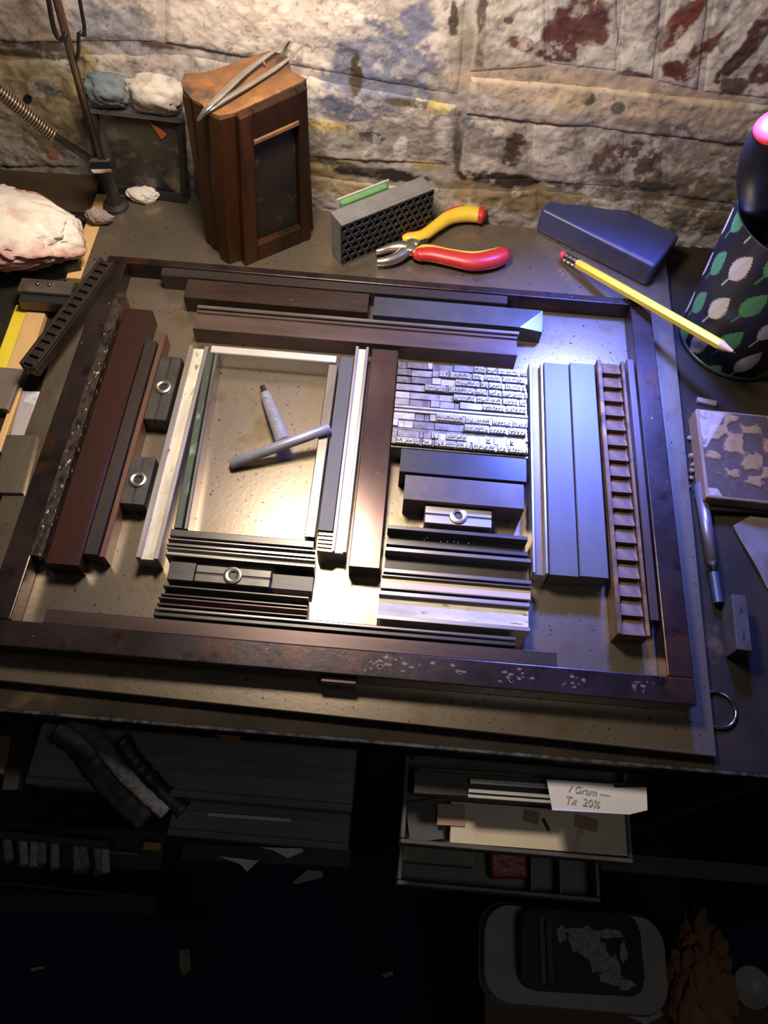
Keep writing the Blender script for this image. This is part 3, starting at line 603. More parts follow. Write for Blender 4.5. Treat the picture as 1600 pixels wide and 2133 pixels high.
facebar('stile', 0, .20, .0, 1, 0, inset-.0002, wood_b); facebar('stile', .86, 1, .0, 1, 0, inset-.0002, wood_b)
facebar('bottom_rail', .201, .859, .0, .125, 0, inset-.0002, wood_b); facebar('top_rail', .201, .859, .845, 1, 0, inset-.0002, wood_b)
facebar('ledge', .19, .86, .815, .844, -.0012, inset-.0004, wood_top)
facebar('sunk_panel', .202, .858, .126, .814, inset-.0022, inset-.0003, M('sunk_panel', (.012, .009, .009), (.026, .016, .011), .45, 0, 30, spec=.3, spots=[((.07, .04, .025), 60, .6, .7)]))
# upright strips on the left face
iL = 15
L0, L1 = botP[iL], topP[iL]
for (s, e) in ((.03, .20), (.34, .62), (.70, .95)):
    q0 = L0.lerp(bot2[iN], s); q1 = L0.lerp(bot2[iN], e); t0 = topP[iL].lerp(top2[iN], s); t1 = topP[iL].lerp(top2[iN], e)
    ln = (q1-q0).cross(t0-q0).normalized(); ln = ln if ln.x < 0 else -ln
    k1 = .0035
    b = B(); lift = Vector((0, 0, .0006))
    b.hexa([p-wb0+lift*(1 if j < 4 else -4) for j, p in enumerate([q0-ln*.002, q1-ln*.002, q1+ln*k1, q0+ln*k1, t0-ln*.004, t1-ln*.004, t1+ln*k1, t0+ln*k1])])
    bmesh.ops.recalc_face_normals(b.bm, faces=b.bm.faces[:]); bmesh.ops.bevel(b.bm, geom=b.bm.edges[:], offset=.001, segments=1, affect='EDGES')
    b.build('side_strip', wood_b, wbk)
# tweezers
tw = thing('tweezers', 'thin steel tweezers with bent end lying on the wooden block', 'tweezers', at(500, 190, HB+1))
o_ = at(500, 190, HB+1)
for pts, zz in (([(412, 250), (424, 233), (446, 212), (500, 160), (548, 122), (585, 97), (606, 82)], 141.0), ([(413, 251), (426, 236), (450, 218), (520, 176), (570, 145), (605, 119), (630, 97)], 139.2)):
    pth = [at(*p, zz-(9 if i == 0 else 3 if i == 1 else 0))-o_ for i, p in enumerate(pts)]
    pth = spline(pth, 6); nn = len(pth)
    b = B(); b.tube(pth, lerp([.0016, .0024, .0030, .0030, .0026, .0015, .0004], nn), 8, flat=lerp([.5, .45, .4, .35, .35, .35, .5], nn), up=(0, 0, 1)); b.build('blade', bright_steel, tw, smooth=True)
b = B(); p = at(551, 134, 140)-o_; q = at(548, 122, 141)-o_; b.tube([p, q], .0007, 8); b.build('guide_pin', bright_steel, tw)

# ------------------------------------------------------------------ perforated block with green pad
q = [at(686, 441, 45), at(879, 366, 45), at(906, 392, 45), at(714, 469, 45)]
c, u = sum(q, Vector())/4, ((q[1]-q[0])+(q[2]-q[3]))/2
ang = math.atan2(u.y, u.x); Lp = u.length; Wp = abs(((q[0]-q[3])+(q[1]-q[2])).dot(Vector((-u.y, u.x, 0)).normalized()))/2
pb = thing('perforated_block', 'grey block with rows of round holes and a green back pad beside the pliers', 'block', (c.x, c.y, Z0+.0001), ang)
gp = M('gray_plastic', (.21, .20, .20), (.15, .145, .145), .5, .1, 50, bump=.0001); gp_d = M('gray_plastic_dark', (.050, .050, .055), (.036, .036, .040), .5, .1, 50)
b = B(); b.box(-Lp/2, Lp/2, -Wp/2+.0034, Wp/2, 0, .045, .0012, 2); b.build('body', gp, pb)
for za, zc in ((.0432, .045), (0, .0018)):
    b = B(); b.box(-Lp/2, Lp/2, -Wp/2, -Wp/2+.0033, za, zc, .0004); b.build('edge_lip', gp, pb)
b = B(); bm = b.bm; pit = .0072; rr = .0028; rows = 6; cols = int((Lp-.004)/pit)
hz = .0414/rows
for r in range(rows):
    for k in range(-1, cols+1):
        cx = -Lp/2+.002+(k+.5+(.5 if r % 2 else 0))*pit; cz = .0018+(r+.5)*hz
        o8 = []; i8 = []; j8 = []
        for a in range(12):
            th_ = 2*PI*a/12; dx, dz = math.cos(th_), math.sin(th_); sq = 1/max(abs(dx)/(pit/2), abs(dz)/(hz/2))
            ox = min(max(cx+dx*sq, -Lp/2), Lp/2); ix = min(max(cx+dx*rr, -Lp/2), Lp/2)
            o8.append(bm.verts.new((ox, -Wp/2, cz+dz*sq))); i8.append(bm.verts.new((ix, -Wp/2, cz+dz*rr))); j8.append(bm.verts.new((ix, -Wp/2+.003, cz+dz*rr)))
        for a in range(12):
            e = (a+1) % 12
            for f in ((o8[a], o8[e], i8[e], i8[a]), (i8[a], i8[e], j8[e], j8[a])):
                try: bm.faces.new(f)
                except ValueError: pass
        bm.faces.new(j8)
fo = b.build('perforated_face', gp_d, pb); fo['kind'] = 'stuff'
b = B(); b.box(-Lp/2+.012, Lp/2-.034, Wp/2+.0003, Wp/2+.0055, 0, .0475, .0012); b.build('green_pad', M('green_pad', (.10, .24, .075), (.14, .30, .11), .8, 0, 300, bump=.0004), pb)
b = B(); b.box(-Lp/2+.010, Lp/2-.030, Wp/2+.0056, Wp/2+.0072, 0, .0485, .0005); b.build('pad_backing', M('pad_backing', (.45, .46, .40), (.38, .4, .34), .7), pb)

# ------------------------------------------------------------------ pliers
pl = thing('pliers', 'small steel pliers with red and yellow handles lying open on the plate', 'pliers', at(860, 525, 0))
o_ = at(860, 525, 0)
red = M('red_grip', (.52, .030, .022), (.44, .022, .018), .38, 0, 40); yel = M('yellow_grip', (.72, .50, .045), (.66, .44, .04), .38, 0, 40)
def grip(px, z, rad, flat, mat, name, off=(0, 0, 0), n=16):
    pth = spline([at(p[0], p[1], z if len(p) < 3 else p[2])-o_+Vector(off) for p in px], 8); k = len(pth)
    b = B(); b.tube(pth, lerp(rad, k), n, flat=lerp(flat, k) if hasattr(flat, '__len__') else flat, up=(0, 0, 1)); return b.build(name, mat, pl, smooth=True)
grip([(838, 497), (850, 496), (880, 491), (905, 474), (935, 454), (968, 446), (1000, 448), (1008, 450)], 8, [.0022, .0050, .0056, .0056, .0068, .0078, .0076, .0066], .8, yel, 'handle')
grip([(836, 491), (850, 490), (880, 485), (905, 467), (935, 445), (968, 434), (1000, 436), (1008, 440)], 6.6, [.001, .0030, .0034, .0034, .0040, .0046, .0046, .003], .9, red, 'grip_edge')
grip([(994, 447), (1000, 448), (1006, 449), (1012, 450)], 8, [.0070, .0084, .0082, .0040], .82, red, 'end_cap')
grip([(860, 533), (872, 530), (900, 530), (940, 538), (985, 546), (1025, 540), (1050, 530), (1060, 527)], 7.8, [.0030, .0066, .0074, .0076, .0084, .0088, .0080, .0040], .78, red, 'handle')
grip([(862, 528), (880, 518), (900, 518), (940, 526), (985, 531), (1020, 526), (1042, 516)], 9.6, [.0022, .0038, .0036, .0034, .0034, .0032, .001], .8, yel, 'grip_edge')
jaw_m = M('jaw_steel', (.50, .45, .40), (.36, .32, .28), .34, .85, 90)
grip([(868, 520), (855, 520), (838, 514), (815, 516), (795, 522), (783, 524)], 8, [.0050, .0062, .0058, .0042, .0030, .0018], [.7, .75, .8, .9, 1, 1], jaw_m, 'jaw')
grip([(872, 512), (858, 508), (846, 522), (828, 536), (805, 544), (784, 546)], 7, [.0046, .0060, .0060, .0050, .0040, .0028], [.7, .75, .8, .9, 1, 1], jaw_m, 'jaw')
b = B(); p = at(856, 515, 12)-o_; b.lathe([(0, .0008), (.0034, .0006), (.0042, 0), (.0042, -.003)], 20, p); b.build('rivet', jaw_m, pl)
b = B(); p1 = at(862, 512, 7)-o_; p2 = at(889, 502, 7)-o_; b.tube([p1, p2], .0034, 10, .7, up=(0, 0, 1)); b.build('spring_leaf', black_m, pl)

# ------------------------------------------------------------------ blue-black block, pencil
q = [at(1126, 437, 24), at(1184, 373, 24), at(1414, 489, 24), at(1369, 555, 24)]
c = sum(q, Vector())/4; u = ((q[3]-q[0])+(q[2]-q[1]))/2; ang = math.atan2(u.y, u.x); Lb = u.length
Wb = abs((((q[1]-q[0])+(q[2]-q[3]))/2).dot(Vector((-u.y, u.x, 0)).normalized()))
b = B(); b.box(-Lb/2, Lb/2, -Wb/2, Wb/2, 0, .024, .0030, 3)
tag(b.build('dark_block', M('blue_black_block', (.040, .050, .175), (.045, .045, .09), .45, .1, 22, bump=.0001, spots=[((.03, .028, .03), 30, .58, .75)]), None, (c.x, c.y, Z0+.0001), ang), 'blue-black rounded block behind the yellow pencil against the wall', 'block')
EA = at(1170, 530, 5.5); EB = at(1533, 736, 44)
dv = (EB-EA); Lq = dv.length; dv.normalize()
pc = thing('pencil', 'yellow pencil with red eraser resting across the far right corner of the chase', 'pencil', EA)
def seg(a, b_, r0, r1, n=12): return [dv*(Lq*a), dv*(Lq*b_)], [r0, r1]
for nm, a, b_, r0, r1, n, mt in (('eraser', 0, .030, .0034, .0036, 14, M('eraser', (.62, .05, .06), None, .6)), ('body', .105, .925, .0040, .0040, 6, M('pencil_yellow', (.76, .56, .04), (.70, .50, .03), .35, 0, 20)), ('cut_wood', .925, .985, .0039, .0010, 14, M('cut_wood', (.60, .38, .20), None, .6)), ('lead_point', .985, 1.0, .0010, .0002, 8, M('graphite', (.06, .06, .06), None, .4, .4))):
    pth, rd = seg(a, b_, r0, r1); bb = B(); bb.tube(pth, rd, n); bb.build(nm, mt, pc)
bb = B(); pts = []; rd = []
for k in range(13): pts.append(dv*(Lq*(.028+.079*k/12))); rd.append(.0041 if k % 4 in (0, 1) else .0037)
bb.tube(pts, rd, 16); bb.build('ferrule', chrome, pc, smooth=True)

# ------------------------------------------------------------------ leaf-patterned tin with a black-handled tool
tc_ = at(1530, 716, -6)+Vector((.0, .006, 0)); rb, rt_, ht = .0455, .0515, .122
nA, nZ = 420, 200
Aa, Zz = np.meshgrid(np.linspace(0, 2*PI, nA), np.linspace(0, 1, nZ))
R_ = rb+(rt_-rb)*Zz
leafc = np.ones(Aa.shape+(3,))*np.array([.008, .008, .009])
rngl = random.Random(3)
kk = 0
NC = 14
for cix in range(NC):
    for row in range(-1, 4):
        a0 = 2*PI*cix/NC+.12; z0 = ((row+.35+.5*(cix % 2)+.12*((cix//2) % 2))*.041)/ht
        da = (Aa-a0+PI) % (2*PI)-PI
        xx = da*R_; yy = (Zz-z0)*ht
        tl = .30; xr = xx*math.cos(tl)-yy*math.sin(tl); yr = xx*math.sin(tl)+yy*math.cos(tl)
        Lf = .0150; t = np.clip((yr+Lf)/(2*Lf), 0, 1)
        wdt = .0068*np.sin(PI*t**.8)**.85*(1+.08*np.sign(np.sin(yr*2400)))
        inside = (np.abs(xr) < wdt) & (np.abs(yr) < Lf)
        vein = inside & ((np.abs(xr) < .0004) | (np.abs(np.sin(yr*900-np.abs(xr)*700)) < .10))
        stem = (np.abs(xr) < .0007) & (yr < -Lf+.001) & (yr > -Lf-.010)
        cc = np.array([.075, .235, .085]) if cix % 2 else np.array([.55, .49, .48])
        leafc[inside] = cc; leafc[vein] = cc*.8; leafc[stem] = cc*.75
tin = thing('leaf_tin', 'black tin printed with green and grey leaves standing right of the chase', 'tin', (tc_.x, tc_.y, ztop))
link('leaf_print_side', gridmesh('side', R_*np.cos(Aa), R_*np.sin(Aa), .004+Zz*ht, leafc), M('leaf_print', (1, 1, 1), None, .45, 0, 20, attr='col'), tin)
b = B(); b.lathe([(0, .0002), (rb-.001, .0002), (rb+.0012, .0012), (rb+.0012, .0034), (rb, .0042)], 64); b.build('base_rim', M('tin_rim', (.05, .07, .065), None, .35, .5), tin, smooth=True)
b = B(); b.lathe([(rt_, ht+.004), (rt_+.0008, ht+.005), (rt_-.0008, ht+.005), (rb-.001, .0045), (0, .0042)], 64); b.build('inside', black_m, tin, smooth=True)
hb, hp = at(1600, 492, 98), at(1630, 250, 188)
tool = thing('bulb_handled_tool', 'black bulb-handled tool with red end cap standing in the leaf tin', 'tool', hb)
tool.rotation_mode = 'QUATERNION'; tool.rotation_quaternion = (hp-hb).to_track_quat('Z', 'Y'); kz = (hp-hb).length/.1242
b = B(); b.lathe([(r_*.92, z_*kz) for r_, z_ in [(0, 0), (.009, .0), (.012, .006), (.0165, .020), (.0215, .036), (.0255, .055), (.0268, .073), (.0255, .092), (.0215, .108), (.0175, .1165)]], 40); b.build('handle', M('gloss_black', (.006, .0055, .006), None, .32), tool, smooth=True)
b = B(); b.lathe([(r_*.92, z_*kz) for r_, z_ in [(.0178, .1163), (.0182, .1182), (.0165, .1212), (.011, .1233), (0, .1242)]], 40); b.build('end_cap', M('red_cap', (.72, .045, .05), None, .5, spec=.3), tool, smooth=True)
tt = at(1590, 452, 100)
t2 = thing('teal_handle', 'teal plastic handle in the leaf tin next to the black tool', 'tool', (tc_.x+.012, tc_.y-.028, Z0+.0))
b = B(); b.lathe([(0, .0), (.004, .0), (.005, .07), (.009, .085), (.010, .098), (.006, .106), (0, .108)], 24); b.build('handle', M('teal', (.02, .13, .16), None, .4), t2, smooth=True)

# ------------------------------------------------------------------ right end of the bench
def slab(name, label, cat, q, h, mat, base=-6, bev=.0008, group=None):
    return bar(name, label, cat, q, h, mat, base=base, bev=bev, group=group, straight=False, dl=.0, shr=.0)
c, ang, L_, W_ = rect([(1447, 852), (1660, 868), (1690, 1052), (1476, 1040)], 16-6)
wc = thing('engraving_block', 'brown wooden engraving block with worn ornament, right of the chase', 'printing block', (c.x, c.y, ztop+.0002), ang)
b = B(); b.box(-L_/2, L_/2, -W_/2, W_/2, 0, .0155, .0008); b.build('wood_base', M('engrave_wood', (.25, .175, .125), (.18, .125, .085), .8, 0, 40, spec=.1), wc)
S, Z = np.meshgrid(np.linspace(-L_/2+.002, L_/2-.002, 130), np.linspace(-W_/2+.002, W_/2-.002, 110))
sw = np.sin((S+.02*fbm(S*60, Z*60, 3))*260+6*fbm(S*40, Z*40, 8))*np.sin((Z-.015*fbm(S*50, Z*50, 5))*240)
orn = sstep(-.1, .35, sw+(fbm(S*90, Z*90, 2)-.5)*1.6)*((np.abs(S-.003-Z*.3) < .030)).astype(float)
colr = np.array([.085, .060, .048])*(1-orn[..., None])+np.array([.27, .17, .075])*orn[..., None]
edge = ((np.abs(Z)+np.abs(S+.01)*.55) > .042)[..., None]
colr = np.where(edge & ((S > .004)[..., None] | (S < -.032)[..., None]), np.array([.34, .27, .215]), colr)
link('engraved_face', gridmesh('face', S, Z, .0157+orn*.0012, colr), M('engrave_face', (1, 1, 1), (.75, .75, .75), .85, 0, 200, attr='col', spec=.05), wc)
slab('steel_strip', 'dark steel strip lying in front of the engraving block', 'metal strip', [(1471, 1045), (1660, 1055), (1662, 1070), (1473, 1062)], 6, dark_steel)
slab('scrap_strip', 'short pale strip between the leaf tin and the engraving block', 'metal strip', [(1452, 825), (1492, 833), (1494, 845), (1455, 836)], 3, M('pale_strip', (.20, .17, .15), None, .5), group=None)
q = [(1522, 1238), (1557, 1240), (1566, 1356), (1538, 1354)]
c, ang, L_, W_ = rect(q, 12)
sl = thing('slotted_slug', 'small dark steel slug with two slots on the bench right of the chase', 'metal slug', (c.x, c.y, ztop+.0002), ang)
b = B(); b.box(-L_/2, L_/2, -W_/2, W_/2, 0, .018, .0006); b.build('body', M('slug', (.065, .058, .054), (.04, .036, .033), .6, .1, 60, spec=.2), sl)
for s in (-.25, .22):
    b = B(); b.box(s*L_-.0022, s*L_+.0022, -.0009, .0009, .0178, .0183, .0002); b.build('slot', black_m, sl)
def sheet(name, label, cat, pts, z, mat, th=.0006, curl=.003, seed=1, kind=None, group=None):
    P = [at(p[0], p[1], z) for p in pts]; c = sum(P, Vector())/len(P)
    rg = random.Random(seed); bm = bmesh.new(); f = bm.faces.new([bm.verts.new(p-c) for p in P])
    bmesh.ops.triangulate(bm, faces=[f]); bmesh.ops.subdivide_edges(bm, edges=bm.edges[:], cuts=3, use_grid_fill=True)
    for v in bm.verts: v.co.z += curl*(math.sin(v.co.x*90+seed)*.5+math.cos(v.co.y*110+seed*2)*.5+.9)*.6
    r = bmesh.ops.extrude_face_region(bm, geom=bm.faces[:])
    for v in [g for g in r['geom'] if isinstance(g, bmesh.types.BMVert)]: v.co.z += th
    bmesh.ops.recalc_face_normals(bm, faces=bm.faces[:])
    me = bpy.data.meshes.new(name); bm.to_mesh(me); bm.free()
    o = link(name, me, mat, None, c); return tag(o, label, cat, group) if label else o
sheet('paper_scrap', 'torn grey paper scrap lying on the bench below the engraving block', 'paper', [(1524, 1098), (1560, 1078), (1640, 1085), (1640, 1240), (1596, 1228), (1560, 1165)], -5.6, M('gray_paper', (.17, .15, .14), (.12, .095, .08), .9, 0, 40, spec=.05), curl=.004, seed=4)
b = B(); n = 40; c = at(1497, 1477, -3.5)
b.tube([(.0118*math.cos(2*PI*i/n), .0118*math.sin(2*PI*i/n), 0) for i in range(n)]+[(.0118, .0, 0)], .0011, 10, cap=False)
tag(b.build('key_ring', chrome, None, (c.x-.0, c.y, ztop+.0013), 0, True), 'thin chrome ring lying on the bench at the near right of the plate', 'ring')
p1, p2 = at(1452, 1005, 2), at(1478, 1170, 2)
rd_ = thing('steel_rod', 'lavender-grey steel rod with bright end lying along the right edge of the plate', 'rod', at(1452, 1005, -6))
o_ = at(1452, 1005, -6); ofs = Vector((.0035, 0, .0046-.0080))
b = B(); b.tube([p1-o_+ofs, p2-o_+ofs], .0044, 14, flat=1); b.build('shaft', M('lavender_steel', (.22, .19, .22), (.16, .14, .165), .4, .6, 60), rd_, smooth=True)
dvv = (p2-p1).normalized(); b = B(); b.tube([p2-o_+ofs, p2-o_+ofs+dvv*.0025, p2-o_+ofs+dvv*.006], [.0046, .0046, .003], 14); b.build('bright_tip', chrome, rd_)
b = B(); b.tube([p2-o_+ofs+dvv*.007, p2-o_+ofs+dvv*.03], .0036, 12); b.build('dark_tang', M('blue_black_tang', (.03, .04, .07), None, .5, .3), rd_)
rg = random.Random(5)
b = B()
for k in range(16):
    p = at(1440+rg.uniform(-6, 22), 870+k*12+rg.uniform(-5, 5), -6); b.lathe([(0, 0), (rg.uniform(.0014, .003), .0002), (rg.uniform(.001, .002), .0022), (0, .003)], 7, p-at(1440, 940, -6))
o = b.build('crumbs', M('ochre_crumbs', (.22, .16, .08), (.10, .06, .035), .8, 0, 200), None, at(1440, 940, -6)+Vector((0, 0, .0002))); tag(o, 'brown and ochre crumbs swept against the right edge of the plate', 'debris', kind='stuff')

# ------------------------------------------------------------------ left end of the bench
def rag(name, label, c, rx, ry, rz_, mat, seed, amp=.28, sub=5, kind=None, cat='rag', keep=None):
    bm = bmesh.new(); bmesh.ops.create_icosphere(bm, subdivisions=sub, radius=1)
    co = np.array([v.co for v in bm.verts]); rs = np.random.RandomState(seed)
    dirs = rs.normal(size=(46, 3)); dirs /= np.linalg.norm(dirs, axis=1)[:, None]; hs = rs.uniform(1-amp*.75, 1.0, 46)
    f = (hs/np.maximum(co@dirs.T, .18)).min(1); f = np.minimum(f, 1.12)
    p0 = np.abs(fbm(co[:, 0]*2.3+co[:, 2]*1.7+seed, co[:, 1]*2.3-co[:, 2]*1.3, seed, 3)-.5)*2
    n2 = np.abs(fbm(co[:, 0]*5+co[:, 2]*3, co[:, 1]*5+seed, seed+5, 3)-.5)*2
    f = f*(1-amp*.45*(1-sstep(0, .16, p0))-amp*.14*(1-sstep(0, .3, n2)))
    for v, k in zip(bm.verts, f):
        v.co = Vector((v.co.x*k*rx, v.co.y*k*ry, max(v.co.z*k, -.75)*rz_+rz_*.75))
    me = bpy.data.meshes.new(name); bm.to_mesh(me); bm.free()
    return tag(link(name, me, mat, None, c, 0, True), label, cat)
rag_m = M('white_rag', (.80, .72, .62), (.70, .62, .55), .8, 0, 40, bump=.0006, bscale=220, spots=[((.50, .50, .34), 26, .60, .8), ((.48, .10, .075), 17, .54, .68)])
bd = bar('dark_board', 'dark brown wooden board lying along the wall at the left end of the bench', 'board', [(-60, 345), (196, 368), (205, 440), (-60, 430)], 4, M('dark_board', (.060, .036, .018), (.042, .026, .014), .5, 0, 20, (.1, 1, 1)), base=-6, straight=False)
rb_ = bar('black_block', 'black iron block under the white rag', 'block', [(-60, 520), (150, 500), (172, 540), (-60, 590)], 14, black_m, base=-6, straight=False)
c = at(45, 505, 14); rag('crumpled_rag', 'crumpled white rag with pink stains at the left end of the bench', (c.x-.013, c.y, Z0+.0085), .079, .051, .024, rag_m, 3, .30)
WS = 'pale wooden strips at the left end of the bench'
slab('wood_strip', 'pale wooden strip running from the lamp clamp towards the slotted bar', 'wooden strip', [(203, 402), (235, 408), (178, 585), (135, 575)], 5, pale_wood, group=WS)
slab('wood_strip', 'pale wooden strip beside the yellow strip, under the steel bracket', 'wooden strip', [(62, 622), (104, 627), (50, 775), (14, 768)], 6, pale_wood, group=WS)
slab('wood_strip', 'short pale wooden strip under the near end of the slotted bar', 'wooden strip', [(112, 735), (126, 740), (108, 801), (86, 797)], 5, pale_wood, group=WS)
slab('wood_strip', 'very thin pale strip left of the lavender metal strip', 'wooden strip', [(34, 806), (44, 808), (2, 940), (-16, 938)], 5, pale_wood, group=WS)
slab('yellow_strip', 'yellow plastic strip at the far left beside a pale wooden strip', 'plastic strip', [(36, 632), (60, 640), (12, 790), (-20, 770)], 5, yellow_p)
slab('metal_strip', 'lavender metal strip with white glare at the left edge', 'metal strip', [(44, 813), (92, 818), (58, 930), (8, 955)], 5, M('lavender_metal', (.50, .44, .46), (.42, .36, .38), .4, .2, 60, spots=[((.75, .76, .88), 45, .50, .60)]), group=None)  # white glare painted into the colour as pale spots
slab('metal_strip', 'shiny olive-grey steel strip with a bright streak at the left edge', 'metal strip', [(16, 905), (74, 908), (50, 1028), (-24, 1024)], 9, M('olive_steel', (.36, .31, .24), (.25, .21, .15), .34, .8, 60, (.15, 1, 1)), group=None)
slab('metal_block', 'grey-brown metal block left of the slotted bar end', 'metal block', [(2, 764), (44, 770), (20, 850), (-40, 850)], 10, M('graybrown', (.22, .17, .14), (.15, .12, .10), .5, .3, 40))
slab('bench_slab', 'low grey slab at the left edge nearest the bench front', 'metal block', [(-60, 1075), (30, 1080), (8, 1180), (-60, 1190)], 4, M('graybrown', (.2, .2, .2)), group=None)
# bracket
c, ang, L_, W_ = rect([(44, 574), (155, 583), (143, 610), (31, 601)], 18)
bk = thing('steel_bracket', 'dark steel bracket with two bright rivets lying below the white rag', 'bracket', (c.x, c.y, ztop+.0055), ang)
b = B(); b.box(-L_/2, L_/2, -W_/2, W_/2, .0135, .0165, .0005); b.build('top_plate', mid_steel, bk)
b = B(); b.box(-L_/2+.002, L_/2-.002, -W_/2-.008, -W_/2+.002, .003, .0132, .0005); b.build('lower_bar', dark_steel, bk)
for s in (-1, 1):
    b = B(); b.lathe([(0, .0182), (.0013, .0178), (.0018, .0164)], 12, (s*.0048-.002, .001, 0)); b.build('rivet', chrome, bk, smooth=True)
    b = B(); b.box(s*(L_/2-.004)-.003, s*(L_/2-.004)+.003, -W_/2, W_/2-.001, 0, .0134); b.build('foot', dark_steel, bk)

# ------------------------------------------------------------------ desk lamp (base, spring arm, rods, shade above the frame)
lampo = thing('desk_lamp', 'spring-arm desk lamp with brown rods and chrome clamp at the wall, upper left', 'lamp', at(215, 372, -1))
yb = 235; J0 = aty(206, 332, yb); lo = Vector((J0.x-.001, .241, Z0+.0002)); lampo.location = lo
rodm = M('brown_rod', (.14, .085, .055), (.09, .055, .04), .38, .6, 60); blk = M('black_wire', (.015, .013, .012), None, .4, .3)
b = B(); b.lathe([(0, 0), (.011, 0), (.011, .003), (.0065, .005), (.0055, .012), (.0055, J0.z-lo.z-.008), (0, J0.z-lo.z-.008)], 28); b.build('base', M('lamp_black', (.02, .018, .017), None, .45), lampo, smooth=False)
b = B(); p1 = aty(194, 345, 224); p2 = aty(236, 344, 224); b.tube([p1-lo, p2-lo], .0060, 20); b.build('chrome_clamp', chrome, lampo, smooth=False)
topj = aty(118, -2, yb); up1 = topj+(topj-J0).normalized()*.30
b = B(); b.tube([J0-lo, topj-lo, up1-lo], .0030, 12); b.build('rod', rodm, lampo, smooth=True)
hk = aty(95, -60, yb-6)
pth = spline([aty(98, -20, yb-8)-lo, aty(108, 40, yb-8)-lo, aty(116, 70, yb-8)-lo, aty(124, 80, yb-8)-lo, aty(134, 78, yb-8)-lo, aty(138, 68, yb-6)-lo], 6)
pth = [aty(98, -20, yb-8)-lo+(up1-topj)*.8]+pth
b = B(); b.tube(pth, .0018, 10); b.build('wire_hook', blk, lampo, smooth=True)
b = B(); pth = spline([aty(166, -40, yb-4)-lo+(up1-topj)*.7, aty(166, 0, yb-4)-lo, aty(164, 70, yb-4)-lo, aty(163, 112, yb-2)-lo, aty(155, 130, yb)-lo], 5); b.tube(pth, .0014, 8); b.build('cable', blk, lampo, smooth=True)
S0, S1, S2 = aty(197, 336, yb-6), aty(112, 282, yb-10), aty(0, 190, yb-18)
S3 = S2+(S2-S1)*1.6
b = B(); b.tube([S0-lo, S1-lo, S3-lo], .0030, 12); b.build('spring_rod', blk, lampo, smooth=True)
dvs = (S3-S1).normalized(); a1 = dvs.orthogonal().normalized(); a2 = dvs.cross(a1); Ls_ = (S3-S1).length; turns = int(Ls_/.0023); pth = []
for k in range(turns*10+1):
    q_ = 2*PI*k/10; pth.append(S1-lo+dvs*(Ls_*k/(turns*10))+(a1*math.cos(q_)+a2*math.sin(q_))*.0046)
b = B(); b.tube(pth, .00085, 5); b.build('spring', M('spring_steel', (.34, .24, .16), (.25, .17, .11), .4, .8, 60), lampo, smooth=True)
hd = LAMP+Vector((0, 0, .004))
b = B(); b.tube([up1-lo, up1.lerp(hd, .5)+Vector((0, 0, .06))-lo, hd+Vector((0, 0, .09))-lo], .0030, 12); b.build('upper_rod', rodm, lampo, smooth=True)
b = B(); b.lathe([(.066, 0), (.060, .028), (.042, .055), (.020, .072), (.018, .095), (0, .096)], 40, hd-lo); b.lathe([(.064, 0), (.058, .027), (.040, .053), (.0, .070)], 40, hd-lo)
b.build('shade', M('shade', (.5, .48, .45), None, .5), lampo, smooth=True)

# ------------------------------------------------------------------ black panel leaning on the wall with cloths on top
A0, A1 = at(212, 393, 0), at(392, 420, 0)
T0, T1 = aty(190, 214, 262), aty(384, 236, 258)
pn = thing('leaning_tray', 'black metal tray leaning on the wall between the lamp and the wooden block', 'tray', A0)
def TP(u_, v_, off):
    nn = ((A1-A0).cross(T0-A0)).normalized(); nn = nn if nn.y < 0 else -nn
    return (A0*(1-u_)+A1*u_)*(1-v_)+(T0*(1-u_)+T1*u_)*v_+nn*off-A0
def tbar(name, u0, u1, v0, v1, o0, o1, mat, bev=.001):
    b = B(); b.hexa([TP(u0, v0, o1), TP(u1, v0, o1), TP(u1, v0, o0), TP(u0, v0, o0), TP(u0, v1, o1), TP(u1, v1, o1), TP(u1, v1, o0), TP(u0, v1, o0)])
    bmesh.ops.recalc_face_normals(b.bm, faces=b.bm.faces[:]); bmesh.ops.bevel(b.bm, geom=b.bm.edges[:], offset=bev, segments=2, affect='EDGES'); return b.build(name, mat, pn)
tray_m = M('tray_inner', (.075, .065, .05), (.035, .032, .03), .32, .4, 26, spots=[((.20, .165, .12), 22, .52, .64), ((.02, .02, .02), 26, .56, .66), ((.16, .13, .11), 70, .6, .72)])  # mottled reflection painted into the colour as light and dark spots
tbar('panel', .0, 1., .0, .93, -.002, 0, tray_m, .0005)
rimm = M('tray_rim', (.045, .042, .045), (.03, .028, .03), .4, .4, 40)
tbar('bottom_rim', 0, 1, 0, .10, .0002, .004, rimm); tbar('side_rim', .93, 1, .10, .93, .0002, .004, rimm); tbar('side_rim', 0, .06, .10, .93, .0002, .004, rimm)
tbar('top_rim', 0, 1., .93, 1.0, -.002, .006, M('rim_gray', (.15, .14, .14), (.09, .085, .09), .4, .4, 40))
b = B(); b.hexa([TP(.60, .90, .0004), TP(.74, .70, .0004), TP(.74, .70, .001), TP(.60, .90, .001), TP(.58, .925, .0004), TP(.80, .76, .0004), TP(.80, .76, .001), TP(.58, .925, .001)]); b.build('orange_paint_mark', M('orange_mark', (.30, .075, .02), None, .5), pn)
paintrag = M('painted_cloth', (.52, .46, .39), (.40, .34, .29), .8, 0, 40, bump=.0006, bscale=200, spots=[((.14, .17, .19), 24, .55, .62), ((.09, .085, .07), 40, .62, .7)])
bluerag = M('bluegray_cloth', (.15, .185, .205), (.10, .12, .13), .8, 0, 40, bump=.0006, bscale=200, spots=[((.42, .36, .26), 40, .62, .7)])
def rag3(label, c, r, mat, seed, amp=.3):
    return rag('paint_cloth', label, c, *r, mat, seed, amp, 4)
